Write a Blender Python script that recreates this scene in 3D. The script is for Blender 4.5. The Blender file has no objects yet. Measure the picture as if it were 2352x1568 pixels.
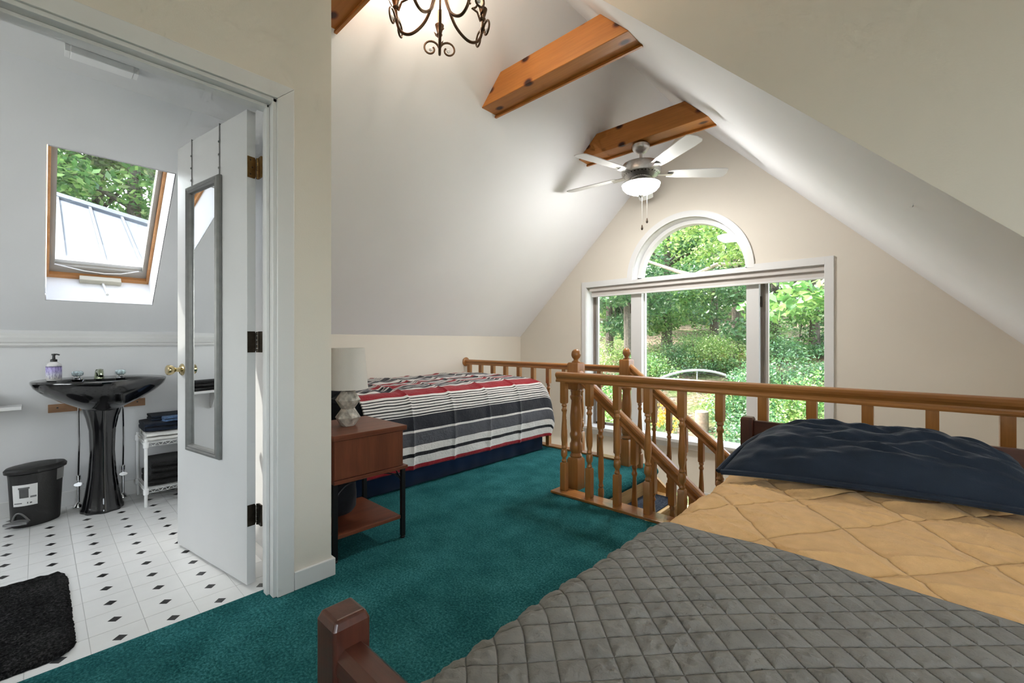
import bpy, bmesh, math, random
import numpy as np
from mathutils import Vector, Matrix, noise

sc = bpy.context.scene
COL = sc.collection
PI = math.pi
random.seed(7)
RNG = np.random.default_rng(7)

# ------------------------------------------------------------------ camera
H = 1.05
F_PX = 1009.0
YAW = math.radians(42.8)
cam_d = bpy.data.cameras.new('camera')
cam_d.sensor_fit = 'HORIZONTAL'
cam_d.sensor_width = 36.0
cam_d.lens = F_PX / 2352 * 36.0
cam_d.shift_y = 0.0004
cam_d.clip_start = 0.02
cam_d.clip_end = 300
cam = bpy.data.objects.new('camera', cam_d)
COL.objects.link(cam)
cam.location = (0, 0, H)
cam.rotation_euler = (PI / 2, 0, YAW)
sc.camera = cam

# ------------------------------------------------------------------ world, sun, added window fill lamps, exposure
world = bpy.data.worlds.new('sky')
sc.world = world
world.use_nodes = True
wn = world.node_tree
wn.nodes.clear()
wo = wn.nodes.new('ShaderNodeOutputWorld')
wb = wn.nodes.new('ShaderNodeBackground')
sky = wn.nodes.new('ShaderNodeTexSky')
sky.sky_type = 'NISHITA'
sky.sun_disc = False
sky.sun_elevation = math.radians(52)
sky.sun_rotation = math.radians(240)
sky.air_density = 1.0
sky.dust_density = 2.5
wb.inputs['Strength'].default_value = 1.0
hs = wn.nodes.new('ShaderNodeHueSaturation')
hs.inputs['Saturation'].default_value = 0.45
wn.links.new(sky.outputs[0], hs.inputs['Color'])
wn.links.new(hs.outputs[0], wb.inputs['Color'])
wn.links.new(wb.outputs[0], wo.inputs['Surface'])

def lamp(name, kind, loc, energy, color=(1, 1, 1), rot=None, aim=None, **kw):
    d = bpy.data.lights.new(name, kind)
    d.energy = energy
    d.color = color
    for k, v in kw.items():
        setattr(d, k, v)
    o = bpy.data.objects.new(name, d)
    COL.objects.link(o)
    o.location = loc
    if aim is not None:
        o.rotation_euler = (Vector(aim)).to_track_quat('-Z', 'Y').to_euler()
    return o

lamp('sun', 'SUN', (-10, -8, 20), 5.0, (1.0, 0.95, 0.86), aim=(0.52, 0.34, -0.86), angle=math.radians(0.6))
# fill lamps added behind made-up dormer, rear and bathroom windows (all outside the frame)
lamp('dormer_fill', 'AREA', (2.24, -0.3, 1.55), 17, (1.0, 0.965, 0.91), aim=(-1, 0.0, -0.02), shape='RECTANGLE', size=2.2, size_y=1.2)
lamp('rear_fill', 'AREA', (1.1, -2.54, 1.5), 5, (1.0, 0.98, 0.95), aim=(0, 1, 0.02), shape='RECTANGLE', size=1.2, size_y=1.3)
lamp('bathroom_fill', 'AREA', (-3.0, -1.90, 1.35), 14, (1.0, 0.99, 0.97), aim=(0, 1, 0.0), shape='RECTANGLE', size=1.1, size_y=1.0)

vs = sc.view_settings
vs.view_transform = 'Standard'
vs.look = 'None'
vs.gamma = 1.0
vs.use_curve_mapping = False
vs.exposure = 0.72
cy = sc.cycles
cy.use_adaptive_sampling = True
cy.adaptive_threshold = 0.09
cy.adaptive_min_samples = 12
cy.max_bounces = 6
cy.diffuse_bounces = 4
cy.glossy_bounces = 3
cy.transmission_bounces = 4
cy.transparent_max_bounces = 12
cy.use_denoising = True
cy.sample_clamp_indirect = 6.0
cy.caustics_reflective = False
cy.caustics_refractive = False

# ------------------------------------------------------------------ materials
MATS = {}

def new_mat(name):
    m = bpy.data.materials.new(name)
    m.use_nodes = True
    nt = m.node_tree
    b = nt.nodes['Principled BSDF']
    return m, nt, b

def coords(nt, scale=(1, 1, 1), kind='Object'):
    tc = nt.nodes.new('ShaderNodeTexCoord')
    mp = nt.nodes.new('ShaderNodeMapping')
    mp.inputs['Scale'].default_value = scale
    nt.links.new(tc.outputs[kind], mp.inputs['Vector'])
    return mp.outputs['Vector']

def ramp(nt, fac, stops, interp='LINEAR'):
    r = nt.nodes.new('ShaderNodeValToRGB')
    r.color_ramp.interpolation = interp
    el = r.color_ramp.elements
    while len(el) > 1:
        el.remove(el[-1])
    el[0].position = stops[0][0]
    el[0].color = (*stops[0][1], 1)
    for p, c in stops[1:]:
        e = el.new(p)
        e.color = (*c, 1)
    nt.links.new(fac, r.inputs['Fac'])
    return r.outputs['Color']

def bump(nt, b, height, strength, dist):
    n = nt.nodes.new('ShaderNodeBump')
    n.inputs['Strength'].default_value = strength
    n.inputs['Distance'].default_value = dist
    nt.links.new(height, n.inputs['Height'])
    nt.links.new(n.outputs['Normal'], b.inputs['Normal'])

def noise_tex(nt, vec, scale, detail=3, rough=0.5, dist=0.0):
    n = nt.nodes.new('ShaderNodeTexNoise')
    n.inputs['Scale'].default_value = scale
    n.inputs['Detail'].default_value = detail
    n.inputs['Roughness'].default_value = rough
    n.inputs['Distortion'].default_value = dist
    if vec is not None:
        nt.links.new(vec, n.inputs['Vector'])
    return n.outputs['Fac']

def plain(name, color, rough=0.5, metal=0.0, bscale=0, bstr=0.1, bdist=0.002, vary=0.06, vscale=4, spec=0.5, coat=0.0):
    """plain paint / plastic / metal with faint mottling and fine relief"""
    if name in MATS:
        return MATS[name]
    m, nt, b = new_mat(name)
    v = coords(nt)
    lo = tuple(c * (1 - vary) for c in color)
    hi = tuple(min(1, c * (1 + vary)) for c in color)
    nt.links.new(ramp(nt, noise_tex(nt, v, vscale), [(0.3, lo), (0.7, hi)]), b.inputs['Base Color'])
    b.inputs['Roughness'].default_value = rough
    b.inputs['Metallic'].default_value = metal
    b.inputs['Specular IOR Level'].default_value = spec
    b.inputs['Coat Weight'].default_value = coat
    b.inputs['Coat Roughness'].default_value = 0.08
    if bscale:
        bump(nt, b, noise_tex(nt, v, bscale), bstr, bdist)
    MATS[name] = m
    return m

def wood(name, dark, light, axis, rough=0.35, grain=14, stretch=0.06, coat=0.0, knots=0.0, bstr=0.08):
    """stained wood, grain running along the given axis (0 x, 1 y, 2 z)"""
    key = name + 'xyz'[axis]
    if key in MATS:
        return MATS[key]
    m, nt, b = new_mat(key)
    s = [1, 1, 1]
    s[axis] = stretch
    v = coords(nt, tuple(s))
    n1 = noise_tex(nt, v, grain, 5, 0.6, 0.6)
    mid = tuple((a + c) / 2 for a, c in zip(dark, light))
    colr = ramp(nt, n1, [(0.25, dark), (0.5, mid), (0.75, light)])
    n2 = noise_tex(nt, v, grain * 9, 3, 0.6)
    mx = nt.nodes.new('ShaderNodeMixRGB')
    mx.blend_type = 'MULTIPLY'
    mx.inputs['Fac'].default_value = 0.35
    nt.links.new(colr, mx.inputs['Color1'])
    nt.links.new(ramp(nt, n2, [(0.35, (0.62, 0.6, 0.58)), (0.6, (1, 1, 1))]), mx.inputs['Color2'])
    out = mx.outputs['Color']
    if knots:
        vo = nt.nodes.new('ShaderNodeTexVoronoi')
        vo.voronoi_dimensions = '2D'
        vo.inputs['Scale'].default_value = knots
        sx_ = nt.nodes.new('ShaderNodeSeparateXYZ')
        nt.links.new(coords(nt), sx_.inputs[0])
        sm_ = nt.nodes.new('ShaderNodeMath')
        cb_ = nt.nodes.new('ShaderNodeCombineXYZ')
        sc_ = nt.nodes.new('ShaderNodeMath')
        sc_.operation = 'MULTIPLY'
        sc_.inputs[1].default_value = 0.62
        others = [i for i in range(3) if i != axis]
        nt.links.new(sx_.outputs[others[0]], sm_.inputs[0])
        nt.links.new(sx_.outputs[others[1]], sm_.inputs[1])
        nt.links.new(sx_.outputs[axis], sc_.inputs[0])
        nt.links.new(sc_.outputs[0], cb_.inputs[0])
        nt.links.new(sm_.outputs[0], cb_.inputs[1])
        nt.links.new(cb_.outputs[0], vo.inputs['Vector'])
        k = nt.nodes.new('ShaderNodeMixRGB')
        k.blend_type = 'MULTIPLY'
        k.inputs['Fac'].default_value = 1
        nt.links.new(out, k.inputs['Color1'])
        nt.links.new(ramp(nt, vo.outputs['Distance'], [(0.065, (0.10, 0.05, 0.03)), (0.095, (0.45, 0.30, 0.22)), (0.14, (1, 1, 1))]), k.inputs['Color2'])
        out = k.outputs['Color']
    nt.links.new(out, b.inputs['Base Color'])
    b.inputs['Roughness'].default_value = rough
    b.inputs['Coat Weight'].default_value = coat
    b.inputs['Coat Roughness'].default_value = 0.15
    bump(nt, b, n2, bstr, 0.002)
    MATS[key] = m
    return m

def fabric(name, color, rough=0.9, weave=260, vary=0.15, wrinkle=0.0, wscale=9, sheen=0.06, vscale=30):
    if name in MATS:
        return MATS[name]
    m, nt, b = new_mat(name)
    v = coords(nt)
    lo = tuple(c * (1 - vary) for c in color)
    hi = tuple(min(1, c * (1 + vary)) for c in color)
    nt.links.new(ramp(nt, noise_tex(nt, v, vscale, 4), [(0.3, lo), (0.7, hi)]), b.inputs['Base Color'])
    b.inputs['Roughness'].default_value = rough
    b.inputs['Sheen Weight'].default_value = sheen
    b.inputs['Sheen Roughness'].default_value = 0.5
    b.inputs['Specular IOR Level'].default_value = 0.15
    h = noise_tex(nt, v, weave, 2)
    if wrinkle:
        w = noise_tex(nt, v, wscale, 4, 0.55, 1.2)
        ad = nt.nodes.new('ShaderNodeMath')
        ad.operation = 'MULTIPLY_ADD'
        nt.links.new(w, ad.inputs[0])
        ad.inputs[1].default_value = wrinkle
        nt.links.new(h, ad.inputs[2])
        h = ad.outputs[0]
    bump(nt, b, h, 0.35, 0.003)
    MATS[name] = m
    return m

def stitch_bump(mat, pitch, vscale, u0, v0, width, strength, dist):
    """crisp sewn grooves on quilted cloth, laid out in the cloth's own coordinates (metres)"""
    nt = mat.node_tree
    b = nt.nodes['Principled BSDF']
    old = b.inputs['Normal'].links[0].from_socket
    uv = nt.nodes.new('ShaderNodeUVMap')
    uv.uv_map = 'cloth'
    sp = nt.nodes.new('ShaderNodeSeparateXYZ')
    nt.links.new(uv.outputs[0], sp.inputs[0])
    def mth(op, a, b_=None, c=None):
        n = nt.nodes.new('ShaderNodeMath')
        n.operation = op
        for i, x in enumerate((a, b_, c)):
            if x is None:
                continue
            if isinstance(x, (int, float)):
                n.inputs[i].default_value = x
            else:
                nt.links.new(x, n.inputs[i])
        return n.outputs[0]
    u = mth('SUBTRACT', sp.outputs['X'], u0)
    v = mth('MULTIPLY', mth('SUBTRACT', sp.outputs['Y'], v0), vscale)
    d1 = mth('PINGPONG', mth('ADD', mth('ADD', u, v), 100 * pitch), pitch / 2)
    d2 = mth('PINGPONG', mth('ADD', mth('SUBTRACT', u, v), 100 * pitch), pitch / 2)
    d = mth('DIVIDE', mth('MINIMUM', d1, d2), width)
    h = mth('SUBTRACT', 1.0, mth('EXPONENT', mth('MULTIPLY', d, -1.0)))
    n = nt.nodes.new('ShaderNodeBump')
    n.inputs['Strength'].default_value = strength
    n.inputs['Distance'].default_value = dist
    nt.links.new(h, n.inputs['Height'])
    nt.links.new(old, n.inputs['Normal'])
    nt.links.new(n.outputs[0], b.inputs['Normal'])

def glow(name, color, strength):
    m, nt, b = new_mat(name)
    b.inputs['Base Color'].default_value = (0.9, 0.9, 0.88, 1)
    b.inputs['Emission Color'].default_value = (*color, 1)
    b.inputs['Emission Strength'].default_value = strength
    b.inputs['Roughness'].default_value = 0.3
    MATS[name] = m
    return m

def glass_pane(name, refl=0.07, tint=(0.97, 0.985, 0.98)):
    m = bpy.data.materials.new(name)
    m.use_nodes = True
    nt = m.node_tree
    nt.nodes.clear()
    o = nt.nodes.new('ShaderNodeOutputMaterial')
    mix = nt.nodes.new('ShaderNodeMixShader')
    t = nt.nodes.new('ShaderNodeBsdfTransparent')
    g = nt.nodes.new('ShaderNodeBsdfGlossy')
    g.inputs['Roughness'].default_value = 0.02
    t.inputs['Color'].default_value = (*tint, 1)
    tc = nt.nodes.new('ShaderNodeTexCoord')
    n = nt.nodes.new('ShaderNodeTexNoise')
    n.inputs['Scale'].default_value = 1.7
    nt.links.new(tc.outputs['Object'], n.inputs['Vector'])
    mr = nt.nodes.new('ShaderNodeMapRange')
    mr.inputs['To Min'].default_value = refl * 0.6
    mr.inputs['To Max'].default_value = refl * 1.4
    nt.links.new(n.outputs['Fac'], mr.inputs['Value'])
    nt.links.new(mr.outputs['Result'], mix.inputs['Fac'])
    nt.links.new(t.outputs[0], mix.inputs[1])
    nt.links.new(g.outputs[0], mix.inputs[2])
    nt.links.new(mix.outputs[0], o.inputs['Surface'])
    MATS[name] = m
    return m

M_WALL = plain('wall_beige', (0.70, 0.65, 0.565), 0.75, bscale=180, bstr=0.12, vary=0.02, vscale=1.5, spec=0.25)
M_SLOPE = plain('ceiling_white', (0.85, 0.855, 0.87), 0.8, bscale=160, bstr=0.1, vary=0.015, vscale=1.5, spec=0.2)
M_BATH = plain('bath_wall_white', (0.70, 0.70, 0.70), 0.55, bscale=200, bstr=0.1, vary=0.02, vscale=1.5, spec=0.35)
M_TRIM = plain('trim_white', (0.69, 0.685, 0.67), 0.38, bscale=120, bstr=0.06, vary=0.02)
M_DOOR = plain('door_white', (0.62, 0.62, 0.615), 0.33, bscale=150, bstr=0.07, vary=0.02)
M_GLASS = glass_pane('window_glass')
M_OAK = ((0.27, 0.098, 0.020), (0.48, 0.21, 0.055))
M_PINE = ((0.40, 0.130, 0.018), (0.62, 0.245, 0.050))
M_CHERRY = ((0.040, 0.011, 0.007), (0.115, 0.034, 0.019))
M_WALNUT = ((0.10, 0.026, 0.011), (0.20, 0.058, 0.026))
def oak(a): return wood('oak', *M_OAK, a, 0.3, 16, 0.05, coat=0.35)
def pine(a): return wood('pine', *M_PINE, a, 0.45, 9, 0.05, knots=5.2)
def cherry(a): return wood('cherry', *M_CHERRY, a, 0.32, 18, 0.05, coat=0.3)
def walnut(a): return wood('walnut', *M_WALNUT, a, 0.38, 20, 0.07, coat=0.1)

def carpet_mat(name, dark, mid, light):
    m, nt, b = new_mat(name)
    v = coords(nt)
    n1 = noise_tex(nt, v, 110, 4, 0.75)
    n2 = noise_tex(nt, v, 5, 3, 0.6)
    ad = nt.nodes.new('ShaderNodeMath')
    ad.operation = 'MULTIPLY_ADD'
    nt.links.new(n2, ad.inputs[0])
    ad.inputs[1].default_value = 0.35
    nt.links.new(n1, ad.inputs[2])
    nt.links.new(ramp(nt, ad.outputs[0], [(0.50, dark), (0.68, mid), (0.86, light)]), b.inputs['Base Color'])
    b.inputs['Roughness'].default_value = 1.0
    b.inputs['Specular IOR Level'].default_value = 0.05
    bump(nt, b, n1, 0.9, 0.012)
    MATS[name] = m
    return m
M_CARPET = carpet_mat('teal_carpet', (0.010, 0.068, 0.073), (0.026, 0.148, 0.155), (0.07, 0.285, 0.295))
M_STAIRCARPET = carpet_mat('slate_carpet', (0.02, 0.028, 0.045), (0.06, 0.075, 0.105), (0.13, 0.15, 0.19))

# ------------------------------------------------------------------ mesh helpers
ORG = {}

class MB:
    def __init__(s):
        s.v = []
        s.f = []
        s.smooth = []

    def add(s, verts, faces, smooth=False):
        n = len(s.v)
        s.v.extend([tuple(map(float, p)) for p in verts])
        s.f.extend([tuple(i + n for i in f) for f in faces])
        s.smooth.extend([smooth] * len(faces))
        return s

    def box(s, x0, x1, y0, y1, z0, z1):
        return s.add([(x0, y0, z0), (x1, y0, z0), (x1, y1, z0), (x0, y1, z0), (x0, y0, z1), (x1, y0, z1), (x1, y1, z1), (x0, y1, z1)],
                     [(0, 3, 2, 1), (4, 5, 6, 7), (0, 1, 5, 4), (1, 2, 6, 5), (2, 3, 7, 6), (3, 0, 4, 7)])

    def hexa(s, p):
        """8 corners, bottom ring then top ring"""
        return s.add(p, [(0, 3, 2, 1), (4, 5, 6, 7), (0, 1, 5, 4), (1, 2, 6, 5), (2, 3, 7, 6), (3, 0, 4, 7)])

    def prism(s, poly, fn, a, b, smooth=False):
        """2-D polygon swept from a to b; fn(u, v, t) gives the point"""
        n = len(poly)
        vs_ = [fn(u, w, a) for u, w in poly] + [fn(u, w, b) for u, w in poly]
        s.add(vs_, [tuple(range(n))[::-1], tuple(range(n, 2 * n))])
        m = len(s.v) - 2 * n
        for i in range(n):
            j = (i + 1) % n
            s.f.append((m + i, m + j, m + n + j, m + n + i))
            s.smooth.append(smooth)
        return s

    def rings(s, rings, close_u=True, cap0=True, cap1=True, smooth=True):
        """loft through rings of equal point count"""
        n = len(rings[0])
        m = len(s.v)
        for r in rings:
            s.v.extend([tuple(map(float, p)) for p in r])
        for k in range(len(rings) - 1):
            for i in range(n if close_u else n - 1):
                j = (i + 1) % n
                s.f.append((m + k * n + i, m + k * n + j, m + (k + 1) * n + j, m + (k + 1) * n + i))
                s.smooth.append(smooth)
        if cap0:
            s.f.append(tuple(m + i for i in range(n))[::-1])
            s.smooth.append(False)
        if cap1:
            o = m + (len(rings) - 1) * n
            s.f.append(tuple(o + i for i in range(n)))
            s.smooth.append(False)
        return s

    def lathe(s, cx, cy_, prof, n=16, cap=True, squash=(1, 1)):
        return s.rings([[(cx + r * math.cos(2 * PI * i / n) * squash[0], cy_ + r * math.sin(2 * PI * i / n) * squash[1], z) for i in range(n)] for r, z in prof], True, cap, cap)

    def tube(s, pts, r, n=8, cap=True, closed=False):
        pts = [Vector(p) for p in pts]
        rr = r if isinstance(r, (list, tuple)) else [r] * len(pts)
        rings_ = []
        prev = None
        for i, p in enumerate(pts):
            if i == 0:
                t = pts[1] - p
            elif i == len(pts) - 1:
                t = p - pts[i - 1]
            else:
                t = pts[i + 1] - pts[i - 1]
            t.normalize()
            if prev is None:
                a = Vector((0, 0, 1)) if abs(t.z) < 0.9 else Vector((1, 0, 0))
                u = t.cross(a).normalized()
            else:
                u = (prev - t * prev.dot(t)).normalized()
            prev = u
            w = t.cross(u)
            rings_.append([p + (u * math.cos(2 * PI * k / n) + w * math.sin(2 * PI * k / n)) * rr[i] for k in range(n)])
        return s.rings(rings_, True, cap, cap)

    def build(s, name, mat, parent=None, org=(0, 0, 0), bevel=0.0, sharp=35, solid=0.0, segs=2):
        if parent is not None:
            org = ORG[parent.name]
        me = bpy.data.meshes.new(name)
        v = [(x - org[0], y - org[1], z - org[2]) for x, y, z in s.v]
        me.from_pydata(v, [], s.f)
        me.polygons.foreach_set('use_smooth', s.smooth)
        me.update()
        if any(s.smooth):
            try:
                me.set_sharp_from_angle(angle=math.radians(sharp))
            except Exception:
                pass
        me.materials.append(mat)
        o = bpy.data.objects.new(name, me)
        COL.objects.link(o)
        if parent is not None:
            o.parent = parent
        else:
            o.location = org
        ORG[o.name] = org
        if solid:
            md = o.modifiers.new('solid', 'SOLIDIFY')
            md.thickness = solid
            md.offset = -1
        if bevel:
            md = o.modifiers.new('bevel', 'BEVEL')
            md.width = bevel
            md.segments = segs
            md.limit_method = 'ANGLE'
            md.angle_limit = math.radians(40)
        return o

def B(*a):
    return MB().box(*a)

def tag(o, label, cat=None, group=None, kind=None):
    o['label'] = label
    if cat:
        o['category'] = cat
    if group:
        o['group'] = group
    if kind:
        o['kind'] = kind
    return o

def thing(name, loc, label, cat, group=None):
    o = bpy.data.objects.new(name, None)
    o.empty_display_size = 0.05
    COL.objects.link(o)
    o.location = loc
    ORG[o.name] = tuple(loc)
    return tag(o, label, cat, group)

def struct(o, label):
    o['kind'] = 'structure'
    o['label'] = label
    return o

def columns(cols, fn, d0, d1):
    """wall from vertical strips: cols = [(u0, u1, [((za0, za1), (zb0, zb1)), ...])]; fn(u, v, depth) -> point"""
    mb = MB()
    for u0, u1, ivs in cols:
        for (a0, a1), (b0, b1) in ivs:
            if max(a1 - a0, b1 - b0) < 1e-5:
                continue
            mb.hexa([fn(u0, a0, d0), fn(u1, b0, d0), fn(u1, b0, d1), fn(u0, a0, d1), fn(u0, a1, d0), fn(u1, b1, d0), fn(u1, b1, d1), fn(u0, a1, d1)])
    return mb

def nz(x, y, z=0.0):
    return noise.noise(Vector((x, y, z)))

def copy_mesh(o, name, parent, loc):
    c = o.copy()
    c.name = name
    COL.objects.link(c)
    c.parent = parent
    c.location = loc
    return c

# ------------------------------------------------------------------ main dimensions
XD = -1.945          # bedroom face of the door wall
XK = -4.0            # knee wall
YG = 4.49            # window gable wall
YB = 0.90            # end of the bathroom block
XA, ZA = -1.70, 3.29  # ridge
SL, SR = 0.943, -1.02
YC = 1.85            # dormer cheek
YR = 2.50            # railing line
YF = 3.56            # far floor edge
XS = -1.63           # top of the stairs
ZLOW = -2.6
def zL(x): return ZA + SL * (x - XA)
def zR(x): return ZA + SR * (x - XA)
ZK = zL(XK)
XRK = 0.62           # right knee wall under the main roof slope
XW = 2.1             # dormer wall
YBACK = -2.4
# ------------------------------------------------------------------ room shell
# floor: carpet slab with a rounded nosing at the head of the stairs
fl = MB()
fl.box(-2.04, XW, YBACK, 0.84, -0.25, 0.0)
fl.box(XK, XW, 0.84, YR - 0.07, -0.25, 0.0)
nose = [(XK, -0.25), (XK, 0.0), (XS - 0.03, 0.0)]
for k in range(7):
    a = PI / 2 - PI / 2 * k / 6
    nose.append((XS - 0.03 + 0.05 * math.cos(a), -0.05 + 0.05 * math.sin(a)))
nose += [(XS + 0.005, -0.075), (XS - 0.02, -0.08), (XS - 0.02, -0.25)]
fl.prism(nose, lambda u, w, t: (u, t, w), YR - 0.07, YF)
struct(fl.build('floor', M_CARPET), 'teal carpeted bedroom floor')

# lower storey seen through the stairwell
struct(B(XK, 2.2, YBACK, YG, ZLOW - 0.1, ZLOW).build('floor_lower', plain('lower_floor', (0.55, 0.50, 0.44), 0.5)), 'pale floor of the storey below')
M_CREAM = plain('lower_wall', (0.70, 0.66, 0.58), 0.7, vary=0.02)
struct(B(XK - 0.1, XK, YBACK, YG, ZLOW, -0.25).build('wall_lower_left', M_CREAM), 'lower storey wall on the left')
struct(B(2.2, 2.3, YBACK, YG, ZLOW, -0.0).build('wall_lower_right', M_CREAM), 'lower storey wall on the right')
struct(B(XK, 2.2, YBACK - 0.1, YBACK, ZLOW, -0.25).build('wall_lower_back', M_CREAM), 'lower storey back wall')
struct(B(XRK + 0.1, 2.2, YR - 0.07, YG, -0.1, 0.0).build('ceiling_eaves', M_SLOPE), 'lid of the eaves space')

# window geometry
WX0, WX1, WZ0, WZ1 = -2.935, -0.58, 0.05, 1.70
AX, AZ, AR = -1.752, 1.737, 0.58
LX0, LX1, LZ0, LZ1 = -2.45, -0.75, -1.9, -0.5
def roof_z(x):
    return max(0.2, min(zL(x), zR(x)))
xs = sorted(set([XK - 0.15, WX0, WX1, LX0, LX1, XA, XRK + 0.1] + [AX - AR * math.cos(PI * k / 36) for k in range(37)]))
cols = []
for u0, u1 in zip(xs[:-1], xs[1:]):
    um = (u0 + u1) / 2
    iv = []
    if LX0 < um < LX1:
        iv.append(((ZLOW, LZ0), (ZLOW, LZ0)))
        low = LZ1
    else:
        low = ZLOW
    if WX0 < um < WX1:
        iv.append(((low, WZ0), (low, WZ0)))
        low = WZ1
    if abs(um - AX) < AR:
        iv.append(((low, AZ), (low, AZ)))
        h = lambda u: AZ + math.sqrt(max(0, AR * AR - (u - AX) ** 2))
        iv.append(((h(u0), roof_z(u0) + 0.08), (h(u1), roof_z(u1) + 0.08)))
    else:
        iv.append(((low, roof_z(u0) + 0.08), (low, roof_z(u1) + 0.08)))
    cols.append((u0, u1, iv))
struct(columns(cols, lambda u, w, d: (u, d, w), YG, YG + 0.16).build('wall_gable', M_WALL), 'beige gable wall with the big arched window')

# knee walls, slopes, ridge
struct(B(XK - 0.1, XK, 0.84, YG, -0.25, ZK + 0.05).build('wall_left', M_WALL), 'low beige knee wall behind the striped bed')
struct(B(XK - 0.1, XK, -1.8, 0.84, -0.1, ZK + 0.05).build('wall_bathroom_knee', M_BATH), 'low white bathroom knee wall')
nL = Vector((-SL, 0, 1)).normalized()
# skylight hole in the left slope, measured along the slope by x
KX0, KX1, KY0, KY1 = -3.812, -3.07, 0.030, 0.530
def fnL(u, w, d):
    return (w + nL.x * d, u, zL(w) + nL.z * d)
colsL = [(YBACK, KY0, [((XK - 0.1, XA), (XK - 0.1, XA))]), (KY0, KY1, [((XK - 0.1, KX0), (XK - 0.1, KX0)), ((KX1, XA), (KX1, XA))]), (KY1, YG, [((XK - 0.1, XA), (XK - 0.1, XA))])]
struct(columns(colsL, fnL, 0.0, 0.06).build('ceiling_left', M_SLOPE), 'white sloping ceiling on the left')
nR = Vector((-SR, 0, 1)).normalized()
struct(columns([(YC, YG, [((XA, XRK + 0.15), (XA, XRK + 0.15))])], lambda u, w, d: (w + nR.x * d, u, zR(w) + nR.z * d), 0.0, 0.06).build('ceiling_right', M_SLOPE), 'white sloping ceiling on the right')
struct(B(XRK, XRK + 0.1, YC, YG, -0.25, zR(XRK) + 0.05).build('wall_right', M_WALL), 'low knee wall under the right slope')
# dormer over the bed: cheek, lid, far wall with an added window, rear wall
def zD(x): return ZA - 0.19 * (x - XA)
ck = MB().hexa([(XA, YC - .002, zR(XA)), (XW, YC - .002, zR(XW)), (XW, YC + .06, zR(XW) + .01), (XA, YC + .06, zR(XA) + .01), (XA, YC - .002, zD(XA) + .02), (XW, YC - .002, zD(XW) + .05), (XW, YC + .06, zD(XW) + .05), (XA, YC + .06, zD(XA) + .02)])
struct(ck.build('wall_dormer_cheek', M_WALL), 'beige triangular wall above the right slope')
struct(B(XRK + 0.1, XW, YC - 0.1, YC, -0.25, zR(XRK) + 0.02).build('wall_dormer_return', M_WALL), 'short wall below the dormer cheek')
struct(MB().hexa([(XA, YBACK, zD(XA)), (XW + .1, YBACK, zD(XW + .1)), (XW + .1, YC, zD(XW + .1)), (XA, YC, zD(XA)), (XA, YBACK, zD(XA) + .06), (XW + .1, YBACK, zD(XW + .1) + .06), (XW + .1, YC, zD(XW + .1) + .06), (XA, YC, zD(XA) + .06)]).build('ceiling_dormer', M_SLOPE), 'white dormer ceiling above the camera')
struct(columns([(YBACK, -1.4, [((-.25, 2.7), (-.25, 2.7))]), (-1.4, 0.8, [((-.25, .95), (-.25, .95)), ((2.15, 2.7), (2.15, 2.7))]), (0.8, YC, [((-.25, 2.7), (-.25, 2.7))])], lambda u, w, d: (d, u, w), XW, XW + .1).build('wall_dormer', M_WALL), 'dormer wall with an added window, right of the bed')
struct(columns([(XD - .12, 0.5, [((-.25, 3.4), (-.25, 3.4))]), (0.5, 1.7, [((-.25, .85), (-.25, .85)), ((2.15, 3.4), (2.15, 3.4))]), (1.7, XW, [((-.25, 3.4), (-.25, 3.4))])], lambda u, w, d: (u, d, w), YBACK - .1, YBACK).build('wall_back', M_WALL), 'rear wall behind the camera with an added window')

# door wall (bedroom face beige, bathroom face white) with the door opening
DY0, DY1, DZ = -0.105, 0.672, 2.051
def doorcols(top):
    return [(YBACK, DY0, [((0, top), (0, top))]), (DY0, DY1, [((DZ, top), (DZ, top))]), (DY1, YB, [((0, top), (0, top))])]
struct(columns(doorcols(zL(XD) + 0.03), lambda u, w, d: (d, u, w), XD - 0.055, XD).build('wall_door', M_WALL), 'beige wall around the bathroom door')
struct(columns([(YBACK, DY0, [((0, 2.3), (0, 2.3))]), (DY0, DY1, [((DZ, 2.3), (DZ, 2.3))]), (DY1, .84, [((0, 2.3), (0, 2.3))])], lambda u, w, d: (d, u, w), XD - .115, XD - .056).build('wall_bathroom_door_side', M_BATH), 'bathroom side of the door wall')
def endwall(y0, y1, m, name, label):
    mb = MB().hexa([(XK, y0, 0), (XD - .056, y0, 0), (XD - .056, y1, 0), (XK, y1, 0), (XK, y0, zL(XK) + .03), (XD - .056, y0, zL(XD) + .0), (XD - .056, y1, zL(XD) + .0), (XK, y1, zL(XK) + .03)])
    return struct(mb.build(name, m), label)
endwall(0.84, YB, M_WALL, 'wall_bathroom_end', 'beige end of the bathroom block facing the striped bed')
endwall(0.78, 0.839, M_BATH, 'wall_bathroom_inner', 'white bathroom end wall behind the door')
struct(columns([(XK, -3.5, [((0, 2.5), (0, 2.5))]), (-3.5, -2.5, [((0, .85), (0, .85)), ((1.85, 2.5), (1.85, 2.5))]), (-2.5, XD - .1, [((0, 2.5), (0, 2.5))])], lambda u, w, d: (u, d, w), -1.86, -1.78).build('wall_bathroom_far', M_BATH), 'bathroom end wall with an added window, left of the frame')
ZBC = 2.262
struct(B(-2.86, XD - .056, -1.8, .84, ZBC, ZBC + .04).build('ceiling_bathroom', M_BATH), 'flat white bathroom ceiling')

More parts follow.
